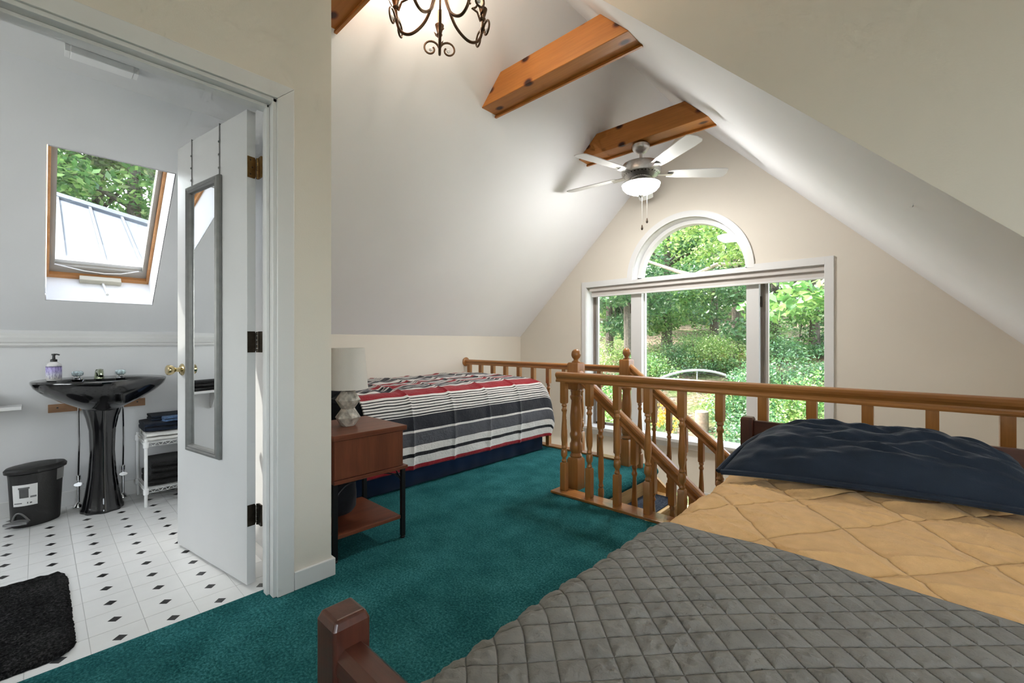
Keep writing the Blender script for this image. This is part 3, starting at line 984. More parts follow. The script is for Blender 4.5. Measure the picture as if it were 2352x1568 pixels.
# ------------------------------------------------------------------ ceiling fan
FX, FY = -1.722, 3.462
fan = thing('ceiling_fan', (FX, FY, 2.28), 'brushed nickel ceiling fan with white bowl light and grey white blades', 'ceiling fan')
M_NICKEL = plain('brushed_nickel', (0.60, 0.59, 0.58), 0.34, 1.0, vary=0.08, vscale=60, bscale=90, bstr=0.05)
M_BLADE = plain('fan_blade', (0.62, 0.62, 0.605), 0.45, vary=0.05)
M_BLACK = plain('black_plastic', (0.012, 0.012, 0.012), 0.4, vary=0.2)
MB().lathe(FX, FY, [(.0, 2.709), (.072, 2.709), (.072, 2.685), (.066, 2.672), (.042, 2.645), (.018, 2.638), (0, 2.638)], 28).build('canopy', M_NICKEL, fan)
MB().lathe(FX, FY, [(.0125, 2.64), (.0125, 2.55)], 14).build('downrod', M_NICKEL, fan)
mot = MB().lathe(FX, FY, [(0, 2.565), (.03, 2.562), (.10, 2.556), (.150, 2.545), (.160, 2.53), (.160, 2.475), (.155, 2.46), (.10, 2.435), (.055, 2.43), (0, 2.43)], 36).build('motor_housing', M_NICKEL, fan)
for k in range(30):
    a = 2 * PI * k / 30
    c, s_ = math.cos(a), math.sin(a)
    vb = MB()
    def q(r, t, z): return (FX + c * r - s_ * t, FY + s_ * r + c * t, z)
    vb.hexa([q(.085, -.003, 2.4315), q(.145, -.005, 2.455), q(.145, .005, 2.455), q(.085, .003, 2.4315), q(.085, -.003, 2.433), q(.145, -.005, 2.459), q(.145, .005, 2.459), q(.085, .003, 2.433)])
    vb.build('vent_slot', M_BLACK, mot)
MB().lathe(FX, FY, [(0, 2.43), (.06, 2.43), (.066, 2.415), (.06, 2.400), (.05, 2.395), (0, 2.395)], 28).build('switch_housing', M_NICKEL, fan)
M_BOWL = glow('fan_bowl_light', (1.0, 0.985, 0.965), 95.0)
MB().lathe(FX, FY, [(.1515, 2.378), (.152, 2.372), (.150, 2.355), (.128, 2.330), (.088, 2.309), (.03, 2.297), (0, 2.296)], 36, cap=False).build('light_bowl', M_BOWL, fan)
MB().lathe(FX, FY, [(0, 2.399), (.06, 2.399), (.12, 2.396), (.150, 2.388), (.158, 2.380), (.157, 2.374), (.145, 2.380), (0, 2.386)], 36).build('bowl_cap', M_NICKEL, fan)  # opaque cap added to keep the bowl's upward glow off the motor
MB().lathe(FX, FY, [(0, 2.292), (.024, 2.290), (.020, 2.280), (.010, 2.274), (.007, 2.268), (0, 2.264)], 16).build('bowl_finial', M_NICKEL, fan)
for k in range(5):
    a = math.radians(184 + 72 * k)
    c, s_ = math.cos(a), math.sin(a)
    def q(r, t, z): return (FX + c * r - s_ * t, FY + s_ * r + c * t, z)
    arm = MB()
    arm.hexa([q(.12, -.02, 2.452), q(.26, -.03, 2.452), q(.26, .03, 2.458), q(.12, .02, 2.456), q(.12, -.02, 2.458), q(.26, -.03, 2.458), q(.26, .03, 2.464), q(.12, .02, 2.462)])
    arm.build('blade_arm', M_NICKEL, fan, bevel=.002)
    tilt = math.tan(math.radians(12))
    ol = [(.22, -.045), (.30, -.055), (.60, -.066), (.68, -.064), (.70, -.050), (.71, 0), (.70, .050), (.68, .064), (.60, .066), (.30, .055), (.22, .045)]
    bl = MB()
    bl.rings([[q(r, t, 2.464 - t * tilt * .9) for r, t in ol], [q(r, t, 2.470 - t * tilt * .9) for r, t in ol]], True, True, True, False)
    bl.build('blade', M_BLADE, fan)
M_CHAIN = plain('chain', (0.6, 0.58, 0.54), 0.35, 1.0)
M_FOB = wood('dark_fob', (0.03, 0.018, 0.01), (0.06, 0.035, 0.02), 2, 0.35)
for dx_, dy_, zt, zb in ((0.01, 0.0, 2.264, 2.035), (.045, .02, 2.30, 2.09)):
    ch = MB().tube([(FX + dx_, FY + dy_, zt), (FX + dx_, FY + dy_, zb)], .0016, 5).build('pull_chain', M_CHAIN, fan)
    MB().lathe(FX + dx_, FY + dy_, [(0, zb + .002), (.004, zb), (.009, zb - .025), (.009, zb - .035), (.004, zb - .042), (0, zb - .043)], 12).build('chain_fob', M_FOB, ch)

# ------------------------------------------------------------------ chandelier
CXC, CYC = -1.70, 1.325
CDZ = .075
chd = thing('chandelier', (CXC, CYC, 2.46), 'bronze scrolled chandelier with candle bulbs at the top of the picture', 'chandelier')
M_CHD = plain('oiled_bronze', (0.10, 0.06, 0.035), 0.36, 0.85, vary=0.25, vscale=40)
M_CRYS = plain('crystal', (0.85, 0.86, 0.88), 0.08, 0.0, vary=0.3, vscale=120, spec=1.0)
M_BULB = glow('candle_bulb', (1.0, 0.88, 0.72), 58.0)
M_CUP = plain('candle_sleeve', (0.62, 0.52, 0.38), 0.5)
MB().lathe(CXC, CYC, [(0, 2.665), (.012, 2.662), (.022, 2.675), (.034, 2.70), (.036, 2.72), (.026, 2.75), (.014, 2.78), (.012, 2.90), (.020, 2.93), (.020, 2.95), (.008, 2.97), (.006, 3.17), (.05, 3.17), (.055, 3.205), (0, 3.205)], 20).build('column', M_CHD, chd)
def smooth2(c, n=5):
    out = []
    for i in range(len(c) - 1):
        p0, p1, p2, p3 = c[max(0, i - 1)], c[i], c[i + 1], c[min(len(c) - 1, i + 2)]
        for k in range(n):
            t = k / n
            out.append(tuple(.5 * (2 * b_ + (c_ - a_) * t + (2 * a_ - 5 * b_ + 4 * c_ - d_) * t * t + (3 * b_ - a_ - 3 * c_ + d_) * t ** 3) for a_, b_, c_, d_ in zip(p0, p1, p2, p3)))
    return out + [c[-1]]
base_a = math.atan2(CYC, CXC)
for k in range(5):
    a = base_a + 2 * PI * k / 5 + .02
    c, s_ = math.cos(a), math.sin(a)
    def q(r, z, t=0.0): return (CXC + c * r - s_ * t, CYC + s_ * r + c * t, z)
    ctrl = [(.020, 2.72), (.030, 2.66), (.045, 2.60), (.075, 2.535), (.115, 2.495), (.155, 2.478), (.190, 2.488), (.213, 2.520), (.222, 2.57), (.225, 2.61)]
    arm = MB().tube([q(r, z) for r, z in smooth2(ctrl)], .0072, 8).build('arm', M_CHD, chd)
    # cup, sleeve, bulb
    x, y, _ = q(.225, 0)
    cup = MB().lathe(x, y, [(0, 2.605), (.010, 2.606), (.016, 2.615), (.013, 2.625), (.020, 2.650), (.024, 2.665), (.018, 2.666), (0, 2.664)], 14).build('candle_cup', M_CHD, chd)
    MB().lathe(x, y, [(.010, 2.664), (.0105, 2.745), (0, 2.746)], 12).build('candle_sleeve', M_CUP, cup)
    bulb = MB().lathe(x, y, [(.007, 2.746), (.014, 2.760), (.0175, 2.780), (.015, 2.805), (.008, 2.83), (.002, 2.845), (0, 2.846)], 14).build('bulb', M_BULB, cup)
    # side scrolls ending in a crystal
    for sg in (-1, 1):
        pts = [q(.224, 2.548, 0)]
        for j in range(22):
            th = PI * .95 - j / 21 * 2 * PI * 1.08
            rr = .044 - .027 * j / 21
            pts.append(q(.224, 2.538 + rr * math.sin(th) - .004 * j / 21 + .0, sg * (.047 + rr * math.cos(th))))
        MB().tube(pts, [.0055] * 6 + [.005] * 17, 7).build('scroll', M_CHD, arm)
        cc = q(.224, 2.533, sg * .047)
        MB().rings([[(cc[0] + r_ * (-s_ * math.cos(2 * PI * i / 8)) + c * d_, cc[1] + r_ * (c * math.cos(2 * PI * i / 8)) + s_ * d_, cc[2] + r_ * math.sin(2 * PI * i / 8)) for i in range(8)] for r_, d_ in ((.002, -.007), (.010, -.003), (.010, .003), (.002, .007))], smooth=False).build('crystal', M_CRYS, arm)
    # upper scroll reaching inwards and leaves
    pts = []
    for j in range(20):
        th = -PI * .5 + j / 19 * 2 * PI * .95
        rr = .034 - .018 * j / 19
        pts.append(q(.165 + rr * math.cos(th) - .0, 2.685 + rr * math.sin(th)))
    MB().tube([q(.212, 2.60), q(.195, 2.64)] + pts, .005, 7).build('upper_scroll', M_CHD, arm)
    for lr, lz, tt in ((.235, 2.60, .03), (.20, 2.535, -.02), (.20, 2.61, -.032)):
        p0, p1, p2, p3 = q(lr, lz), q(lr + .012, lz + .022, tt * .4 + .009), q(lr + .022, lz + .052, tt), q(lr + .008, lz + .024, tt * .4 - .009)
        MB().add([p0, p1, p2, p3], [(0, 1, 2, 3), (3, 2, 1, 0)]).build('leaf', M_CHD, arm)

chd.location.z += CDZ
# ------------------------------------------------------------------ near bed
bed = thing('wooden_bed', (-.1, 1.3, 0), 'dark cherry wood bed frame with square posts under the gray quilt', 'bed')
BX0, BX1, BY0, BY1 = -.632, .452, .298, 2.33
def post(cx, cy_, z1):
    w = .027
    return MB().rings([sq(cx, cy_, w, 0), sq(cx, cy_, w, z1 - .012), sq(cx, cy_, w * .82, z1)], True, True, True, False)
for cx in (BX0 + .027, BX1 - .027):
    post(cx, BY1, .690).build('head_post', cherry(2), bed, bevel=.003)
    post(cx, BY0, .668).build('foot_post', cherry(2), bed, bevel=.004, segs=3)
B(BX0 + .054, BX1 - .054, BY1 - .012, BY1 + .014, .59, .676).build('head_rail', cherry(0), bed, bevel=.004)
B(BX0 + .054, BX1 - .054, BY1 - .008, BY1 + .010, .27, .59).build('head_panel', cherry(0), bed)
fr = [(-.020, .585), (.020, .585), (.024, .60), (.022, .617), (.012, .628), (-.012, .628), (-.022, .617), (-.024, .60)]
MB().prism(fr, lambda u, w, t: (t, BY0 + u, w), BX0 + .054, BX1 - .054).build('foot_rail', cherry(0), bed)
B(BX0 + .054, BX1 - .054, BY0 - .009, BY0 + .009, .25, .585).build('foot_panel', cherry(0), bed)
for cx in (BX0 + .015, BX1 - .015):
    B(cx - .011, cx + .011, BY0 + .027, BY1 - .027, .24, .36).build('side_rail', cherry(1), bed, bevel=.003)
M_MATT = fabric('mattress_white', (0.70, 0.69, 0.67))
mt = B(-.585, .405, .335, 2.305, .22, .475).build('mattress', M_MATT, org=(-.09, 1.3, .22), bevel=.04, segs=3)
tag(mt, 'white mattress under the tan comforter in the cherry bed', 'mattress')

def drape(path, y0, y1, ns, ny, disp, yfun=None):
    """cloth laid over a cross-section path of (x, z) points and run along y; disp(s, y) lifts it along the normal"""
    P_ = np.array(path, float)
    seg = np.hypot(*np.diff(P_, axis=0).T)
    L = np.concatenate([[0], np.cumsum(seg)])
    tot = L[-1]
    s = np.linspace(0, tot, ns)
    X = np.interp(s, L, P_[:, 0])
    Z = np.interp(s, L, P_[:, 1])
    tx, tz = np.gradient(X), np.gradient(Z)
    n = np.hypot(tx, tz)
    nx, nzv = -tz / n, tx / n
    for _ in range(3):
        nx[1:-1] = (nx[:-2] + nx[1:-1] * 2 + nx[2:]) / 4
        nzv[1:-1] = (nzv[:-2] + nzv[1:-1] * 2 + nzv[2:]) / 4
    ys = np.linspace(y0, y1, ny)
    verts = []
    uvs = []
    for j, y in enumerate(ys):
        for i in range(ns):
            yy = y if yfun is None else yfun(s[i], y, j / (ny - 1))
            d = disp(s[i], yy)
            verts.append((X[i] + nx[i] * d, yy, Z[i] + nzv[i] * d))
            uvs.append((s[i], yy))
    mb = MB()
    faces = [(j * ns + i, j * ns + i + 1, (j + 1) * ns + i + 1, (j + 1) * ns + i) for j in range(ny - 1) for i in range(ns - 1)]
    mb.add(verts, faces, True)
    mb.uv = uvs
    mb.tot = tot
    return mb

def set_uv(o, uvs):
    me = o.data
    uvl = me.uv_layers.new(name='cloth')
    idx = np.zeros(len(me.loops), dtype=np.int32)
    me.loops.foreach_get('vertex_index', idx)
    arr = np.array(uvs, dtype=np.float32)[idx]
    uvl.data.foreach_set('uv', arr.ravel())

def round_path(x0, x1, zlow0, zlow1, ztop, r, crown=0.0, n=8, m=14):
    p = [(x0, zlow0), (x0, ztop - r)]
    for k in range(1, n + 1):
        a = PI - PI / 2 * k / n
        p.append((x0 + r + r * math.cos(a), ztop - r + r * math.sin(a)))
    for k in range(1, m):
        t = k / m
        p.append((x0 + r + (x1 - x0 - 2 * r) * t, ztop + crown * math.sin(PI * t)))
    for k in range(0, n + 1):
        a = PI / 2 - PI / 2 * k / n
        p.append((x1 - r + r * math.cos(a), ztop - r + r * math.sin(a)))
    p.append((x1, zlow1))
    return p

def stitch(u, v, pitch, w):
    """distance-based puff for diamond quilting"""
    a = (u + v) / pitch
    b = (u - v) / pitch
    da = abs(a - round(a)) * pitch
    db = abs(b - round(b)) * pitch
    d = min(da, db) * .7071
    return 1 - math.exp(-(d / w))

# tan comforter, large diamond stitching, wrinkled
def tan_disp(s, y):
    p = stitch(s - .503, (y - 1.36) * .72, .29, .022) * .010
    w = nz(s * 4, y * 8, 1.3) * .007 + nz(s * 8 + y * 4, y * 18, 4.1) * .0025 + (1 - abs(nz(s * 2.0 + y * 1.2, y * 7.5 - s * 2, 8.7))) ** 12 * .007 + (1 - abs(nz(s * 3 + 3, y * 8 + s * 4, 3.3))) ** 16 * .005
    return (p + w) * (.25 + .75 * min(1, max(0, (y - 1.14) / .08)))
M_TAN = fabric('tan_cotton', (0.70, 0.43, 0.19), 0.85, vary=0.06, wrinkle=1.6, wscale=11, sheen=0.1)
pt = round_path(-.592, .415, .25, .25, .500, .075, .012)
mb = drape(pt, .345, 2.30, 250, 340, tan_disp)
o = mb.build('comforter', M_TAN, org=(-.09, 1.3, .25), solid=.012)
set_uv(o, mb.uv)
stitch_bump(M_TAN, .29, .72, .503, 1.36, .0035, .9, .006)
tag(o, 'tan stitched comforter with wrinkles spread over the cherry bed', 'comforter')
# grey quilt over the lower half
def grey_disp(s, y):
    q_ = stitch(s, y, .068, .009) * min(1, max(0, (1.225 - y) / .012))
    k = nz(s * 20, y * 22, 2.2)
    m_ = .5 + .5 * math.sin(nz(s * 6, y * 6, 5) * 9)
    return .024 + q_ * (.0060 + .0022 * k) + nz(s * 60 + y * 40, y * 60 - s * 40, 7.7) * .0052 * q_ * (0.4 + m_) + nz(s * 3, y * 4, .6) * .006
M_GREY = fabric('grey_quilt', (0.215, 0.204, 0.185), 0.9, vary=0.10, wrinkle=0.9, wscale=42, sheen=0.1, vscale=14)
mb = drape(pt[0:], .335, 1.245, 380, 300, grey_disp, lambda s, y, t: y + .012 * t * math.sin(s * 5) + t * nz(s * 6, 0, 9) * .008)
o = mb.build('quilt', M_GREY, org=(-.09, .8, .25), solid=.012)
set_uv(o, mb.uv)
stitch_bump(M_GREY, .068, 1.0, 0.0, 0.0, .0016, .9, .004)
tag(o, 'gray diamond quilted coverlet over the foot half of the cherry bed', 'quilt')

# navy pillow leaning on the headboard
def make_pillow(cen_fn, n=70, m=48, thick=.085, wr=.007, seed=0.0):
    top, bot = [], []
    for j in range(m + 1):
        b = -1 + 2 * j / m
        for i in range(n + 1):
            a = -1 + 2 * i / n
            e_ = max(0, (1 - abs(a) ** 3.2)) ** .62 * max(0, (1 - abs(b) ** 2.8)) ** .62
            p, nrm = cen_fn(a, b)
            w = (nz(a * 2.6 + seed, b * 4.5, 1.7) + .6 * nz(a * 6 + b * 3 + seed, b * 9, 5.1)) * wr * (.35 + e_)
            top.append(p + nrm * (thick * e_ + w * min(1, e_ * 4) + .003))
            bot.append(p - nrm * (thick * .55 * e_ + .003))
    mb = MB()
    W = n + 1
    f = [(j * W + i, j * W + i + 1, (j + 1) * W + i + 1, (j + 1) * W + i) for j in range(m) for i in range(n)]
    N = len(top)
    fb = [tuple(N + k for k in q_[::-1]) for q_ in f]
    rim = []
    edge = [i for i in range(W)] + [j * W + n for j in range(1, m + 1)] + [m * W + i for i in range(n - 1, -1, -1)] + [j * W for j in range(m - 1, 0, -1)]
    for k in range(len(edge)):
        a_, b_ = edge[k], edge[(k + 1) % len(edge)]
        rim.append((b_, a_, N + a_, N + b_))
    mb.add(top + bot, f + fb + rim, True)
    return mb
M_NAVY = fabric('navy_cotton', (0.0175, 0.0255, 0.040), 0.8, vary=0.18, wrinkle=0.35, wscale=12, sheen=0.12, vscale=6)
def pc(a, b):
    t = (b + 1) / 2                                    # 0 front hem, 1 top at the headboard
    x0, x1 = -.575 + .135 * t, .285 - .075 * t
    x = x0 + (x1 - x0) * (a + 1) / 2
    sk = (a + 1) / 2
    y = (1.845 + .135 * sk) * (1 - t) + 2.255 * t
    z = (.548 + .012 * sk) * (1 - t) + .672 * t + .035 * math.sin(PI * t) - .012 * abs(a) ** 3
    nrm = Vector((0.02 * a, -.42, .88)).normalized()
    return Vector((x, y, z)), nrm
pil = make_pillow(pc, 96, 60, .080, .019).build('pillow', M_NAVY, org=(-.13, 2.05, .55))
tag(pil, 'navy blue pillow leaning on the headboard of the cherry bed', 'pillow')
ORG[pil.name] = (-.13, 2.05, .55)
hem = MB().tube([tuple(pc(-1, -1 + 2 * k / 20)[0] + Vector((-.012, -.004, .0))) for k in range(21)], .010, 8)
hem.build('pillowcase_hem', M_NAVY, pil)
hem = MB().tube([tuple(pc(-1 + 2 * k / 40, -1)[0] + Vector((0, -.006, .0))) for k in range(41)], .011, 8)
hem.build('front_seam', M_NAVY, pil)

# ------------------------------------------------------------------ striped bed
M_BLKP = fabric('black_cotton', (0.012, 0.013, 0.016), 0.85, vary=0.2)
b2 = thing('bed', (-3.3, 2.4, 0), 'low bed with a navy skirt under the striped comforter', 'bed')
B(-3.95, -2.715, 1.36, 3.33, .12, .40).build('box_spring', M_BLKP, b2, bevel=.02)
B(-3.95, -2.70, 1.36, 3.36, .40, .66).build('mattress', M_BLKP, b2, bevel=.05, segs=3)
for cx in (-3.9, -2.76):
    for cy_ in (1.42, 3.28):
        B(cx - .025, cx + .025, cy_ - .025, cy_ + .025, 0, .12).build('leg', M_BLACK, b2)
M_SKIRT = fabric('navy_skirt', (0.010, 0.022, 0.058), 0.85, vary=0.25, vscale=5, sheen=0.05)
sk_ = []
for k in range(260):
    t = k / 259
    L1, L2 = 2.0, 1.25
    d = t * (L1 + L2)
    w = .003 * math.sin(d * 30 + 3 * nz(d * 3, 0, 2)) + .010 * nz(d * 7, 0, 3)
    if d < L1:
        p = (-2.69 + w, 1.34 + d)
    else:
        p = (-2.69 - (d - L1), 3.35 + w)
    sk_.append(p)
ms = MB()
rows = [[(x, y, .012) for x, y in sk_], [(x * .999 - .001, y, .16) for x, y in sk_], [(x - .02 if k < 160 else x, y, .34) for k, (x, y) in enumerate(sk_)]]
ms.rings(rows, False, False, False, True)
ms.build('bed_skirt', M_SKIRT, b2, solid=.004)

# stripes across the comforter, distance from the hem in metres
WHT, BLK, RED, GRY, CHR = (0.66, 0.63, 0.60), (0.008, 0.008, 0.011), (0.27, 0.006, 0.014), (0.075, 0.076, 0.088), (0.019, 0.020, 0.026)
seq = [(.034, RED), (.060, WHT), (.026, BLK), (.052, WHT), (.004, BLK), (.092, GRY), (.016, WHT), (.104, CHR), (.004, WHT), (.010, BLK)]
for k in range(6):
    seq += [(.013, WHT), (.0085, BLK)]
seq += [(.022, WHT), (.125, RED), (.018, WHT), (.010, BLK), (.03, WHT), (.05, CHR), (.012, WHT), (.045, GRY), (.012, WHT), (.03, BLK), (.018, WHT), (.05, RED), (.012, WHT), (.01, BLK), (.012, WHT), (.01, BLK), (.02, WHT), (.07, CHR)]
tot = sum(a for a, _ in seq)
m, nt, b = new_mat('striped_cotton')
uvn = nt.nodes.new('ShaderNodeUVMap')
uvn.uv_map = 'cloth'
sep = nt.nodes.new('ShaderNodeSeparateXYZ')
nt.links.new(uvn.outputs['UV'], sep.inputs[0])
wob = noise_tex(nt, uvn.outputs['UV'], 3.0, 2)
ma_ = nt.nodes.new('ShaderNodeMath'); ma_.operation = 'MULTIPLY_ADD'
nt.links.new(wob, ma_.inputs[0]); ma_.inputs[1].default_value = .012
nt.links.new(sep.outputs['X'], ma_.inputs[2])
mod_ = nt.nodes.new('ShaderNodeMath'); mod_.operation = 'MODULO'
nt.links.new(ma_.outputs[0], mod_.inputs[0]); mod_.inputs[1].default_value = tot
def band_chain(seq_, fac):
    """colour bands: one constant ramp per half (a ramp holds 32 stops)"""
    acc = 0
    parts = []
    cur = []
    start = 0
    for wd, c in seq_:
        cur.append((acc, c))
        acc += wd
        if len(cur) == 30:
            parts.append((start, acc, cur)); cur = []; start = acc
    if cur:
        parts.append((start, acc, cur))
    out = None
    for s0, s1, lst in parts:
        dv = nt.nodes.new('ShaderNodeMapRange')
        dv.inputs['From Min'].default_value = s0; dv.inputs['From Max'].default_value = s1
        nt.links.new(fac, dv.inputs['Value'])
        cc = ramp(nt, dv.outputs['Result'], [((p - s0) / (s1 - s0), c) for p, c in lst], 'CONSTANT')
        if out is None:
            out = cc
        else:
            gt = nt.nodes.new('ShaderNodeMath'); gt.operation = 'GREATER_THAN'
            nt.links.new(fac, gt.inputs[0]); gt.inputs[1].default_value = s0
            mx = nt.nodes.new('ShaderNodeMixRGB')
            nt.links.new(gt.outputs[0], mx.inputs['Fac'])
            nt.links.new(out, mx.inputs['Color1']); nt.links.new(cc, mx.inputs['Color2'])
            out = mx.outputs['Color']
    return out
nt.links.new(band_chain(seq, mod_.outputs[0]), b.inputs['Base Color'])
b.inputs['Roughness'].default_value = .8
b.inputs['Specular IOR Level'].default_value = .2
b.inputs['Sheen Weight'].default_value = .15
nb = noise_tex(nt, coords(nt), 35, 4, .6, .8)
bump(nt, b, nb, .6, .010)
M_STRIPE = m

def str_disp(s, y):
    q_ = abs(math.sin(PI * (y - 1.42) / .38))
    puff = (1 - math.exp(-q_ / .10)) * .016
    side = .020 * math.sin(min(1, s / .55) * PI)
    top = max(0, min(1, (s - .62) / .1))
    w = nz(s * 9, y * 7, 2.4) * .007 + nz(s * 22, y * 14, 6.1) * .003 + top * max(0, (2.9 - y)) * (abs(nz(s * 8 + 3, y * 6, 9)) * .030 + nz(s * 15, y * 13, 4) * .010)
    return puff + side * (.6 + .5 * nz(0, y * 2.5, 3)) + w
pth = [(-2.625, .145), (-2.60, .30), (-2.605, .46), (-2.63, .58), (-2.665, .645), (-2.72, .682), (-2.80, .70), (-3.0, .705), (-3.3, .712), (-3.6, .712), (-3.88, .705), (-3.94, .68), (-3.965, .6), (-3.97, .45)]
def fine(path, n=60):
    P_ = np.array(path); L = np.concatenate([[0], np.cumsum(np.hypot(*np.diff(P_, axis=0).T))])
    t = np.linspace(0, L[-1], n)
    x, z = np.interp(t, L, P_[:, 0]), np.interp(t, L, P_[:, 1])
    for _ in range(4):
        x[1:-1] = (x[:-2] + 2 * x[1:-1] + x[2:]) / 4
        z[1:-1] = (z[:-2] + 2 * z[1:-1] + z[2:]) / 4
    return list(zip(x, z))
pth = fine(pth)
sA, nyA, nsA = None, 150, 170
mb = drape(pth, 1.44, 3.30, nsA, nyA, str_disp)
# foot end: keep sweeping the same section, bending it down over the end of the mattress
last = mb.v[-nsA:]
sl = [u for u, _ in mb.uv[-nsA:]]
ringn = len(mb.v)
R_ = .10
rows_ = 14
for k in range(1, rows_ + 1):
    L_ = k / rows_ * (.62)
    if L_ < R_ * PI / 2:
        a = L_ / R_
        dy, dz = R_ * math.sin(a), -R_ * (1 - math.cos(a))
    else:
        dy, dz = R_ + .02 * math.sin((L_ - R_ * PI / 2) * 5), -R_ - (L_ - R_ * PI / 2)
    for i, (x, y, z) in enumerate(last):
        f_ = max(0, (z - .145) / (.705 - .145))       # the hanging side only turns the corner
        zz = .145 + (z - .145) if f_ < .02 else z
        drop = dz * f_
        bulge = -(.0) + .045 * (1 - f_) * math.sin(min(1, k / rows_) * PI)
        yy = y + dy * (1.0 if f_ > .3 else .55 + .45 * f_ / .3) + .012 * nz(x * 8, k * .4, 3)
        xx = x + bulge * (1 if x > -2.9 else 0) - (.10 * (k / rows_) ** 2 if x > -2.9 else 0) * (1 - f_ * .7)
        mb.v.append((xx, yy, max(.145, z + drop)))
        mb.uv.append((sl[i], y + L_))
for k in range(rows_):
    for i in range(nsA - 1):
        a_ = ringn - nsA + k * nsA + i
        mb.f.append((a_, a_ + 1, a_ + nsA + 1, a_ + nsA)); mb.smooth.append(True)
o = mb.build('comforter', M_STRIPE, org=(-3.3, 2.4, .15), solid=.010)
set_uv(o, mb.uv)
tag(o, 'red, black, gray and white striped comforter on the low bed', 'comforter')

M_BLKP = fabric('black_cotton', (0.012, 0.013, 0.016), 0.85, vary=0.2)
def pc2(a, b):
    return Vector((-3.05 + .36 * a, 1.20 + .17 * b, .70 + .05 * b)), Vector((0, -.35, .93)).normalized()
pb = make_pillow(pc2, 40, 30, .09, .008, 3.0).build('pillow', M_BLKP, org=(-3.05, 1.2, .7))
tag(pb, 'black pillow at the head of the striped bed behind the lamp', 'pillow')

# ------------------------------------------------------------------ nightstand, lamp, bag
ns = thing('nightstand', (-2.24, 1.145, 0), 'brown wood nightstand on thin black metal legs beside the striped bed', 'nightstand')
NX0, NX1, NY0, NY1 = -2.455, -2.025, .950, 1.330
B(NX0, NX1 + .006, NY0 - .004, NY1 + .02, .578, .604).build('top', walnut(1), ns, bevel=.002)
body = MB()
body.box(NX0, NX1 - .015, NY0 + .0, NY0 + .016, .385, .578)
body.box(NX0, NX1 - .015, NY1 - .016, NY1, .385, .578)
body.box(NX0, NX0 + .012, NY0 + .016, NY1 - .016, .385, .578)
body.build('body', walnut(2), ns)
B(NX1 - .015, NX1, NY0 + .002, NY1 - .002, .392, .576).build('drawer_front', walnut(2), ns, bevel=.0015)
B(NX0, NX1 + .008, NY0 - .002, NY1 + .024, .372, .390).build('base_panel', walnut(1), ns, bevel=.002)
B(NX0 + .01, NX1 - .004, NY0 + .018, NY1 - .012, .108, .126).build('shelf', walnut(1), ns, bevel=.002)
M_BLKMET = plain('black_metal', (0.008, 0.008, 0.009), 0.45, 0.3, vary=0.2)
for lx in (NX0 + .012, NX1 - .012):
    for ly in (NY0 + .010, NY1 + .004):
        lg = MB()
        lg.box(lx - .011, lx + .011, ly - .011, ly + .011, 0.012, .372)
        lgo = lg.build('leg', M_BLKMET, ns, bevel=.002)
        MB().lathe(lx, ly, [(0, 0), (.012, 0), (.014, .006), (.010, .012), (0, .012)], 12).build('foot', M_BLKMET, lgo)
for sgn, ly in ((1, NY0 + .010), (-1, NY1 + .004)):
    MB().tube([(NX1 - .012, ly + sgn * d_, z_) for d_, z_ in ((.004, .30), (.02, .325), (.05, .350), (.09, .364), (.11, .368))], .004, 6).build('curved_brace', M_BLKMET, ns)
    MB().tube([(NX1 - .012 - d_, ly, z_) for d_, z_ in ((.004, .30), (.03, .325), (.07, .350), (.12, .364))], .004, 6).build('curved_brace', M_BLKMET, ns)

LX, LY, LZ = -2.235, 1.125, .604
lampo = thing('table_lamp', (LX, LY, LZ), 'table lamp with a linen drum shade on a faceted stone base', 'lamp')
M_STONE = plain('faceted_stone', (0.42, 0.385, 0.33), 0.6, vary=0.45, vscale=40, bscale=110, bstr=0.25)
for k in range(2):
    z0 = LZ + .092 * k
    rings = []
    for r_, z_, ph in ((.036, 0, 0), (.066, .046, PI / 6), (.036, .092, 0)):
        rings.append([(LX + r_ * math.cos(2 * PI * i / 6 + ph + .35), LY + r_ * math.sin(2 * PI * i / 6 + ph + .35), z0 + z_) for i in range(6)])
    ms = MB()
    base = len(ms.v)
    for r in rings:
        ms.v.extend(r)
    for rr in range(2):
        for i in range(6):
            j = (i + 1) % 6
            a_, b_, c_, d_ = rr * 6 + i, rr * 6 + j, (rr + 1) * 6 + i, (rr + 1) * 6 + j
            if rr == 0:
                ms.f += [(a_, b_, c_), (b_, d_, c_)]
            else:
                ms.f += [(a_, b_, d_), (a_, d_, c_)]
            ms.smooth += [False, False]
    ms.f += [(5, 4, 3, 2, 1, 0), (12, 13, 14, 15, 16, 17)]
    ms.smooth += [False, False]
    ms.build('faceted_base', M_STONE, lampo, bevel=.001)
MB().lathe(LX, LY, [(.014, .788), (.014, .83), (.018, .832), (.018, .87), (0, .872)], 14).build('socket', M_BLACK, lampo)
M_LINEN = fabric('linen_shade', (0.60, 0.57, 0.52), 0.85, weave=400, vary=0.03, vscale=4)
sh = MB()
n = 40
rr_ = [(.103, .800), (.084, 1.018)]
outer = [[(LX + r_ * math.cos(2 * PI * i / n), LY + r_ * math.sin(2 * PI * i / n), z_) for i in range(n)] for r_, z_ in rr_]
inner = [[(LX + (r_ - .003) * math.cos(2 * PI * i / n), LY + (r_ - .003) * math.sin(2 * PI * i / n), z_) for i in range(n)] for r_, z_ in rr_[::-1]]
sh.rings(outer + inner + [outer[0]], True, False, False)
sho = sh.build('lamp_shade', M_LINEN, lampo)
a_ = math.atan2(-LY, -LX) - .5
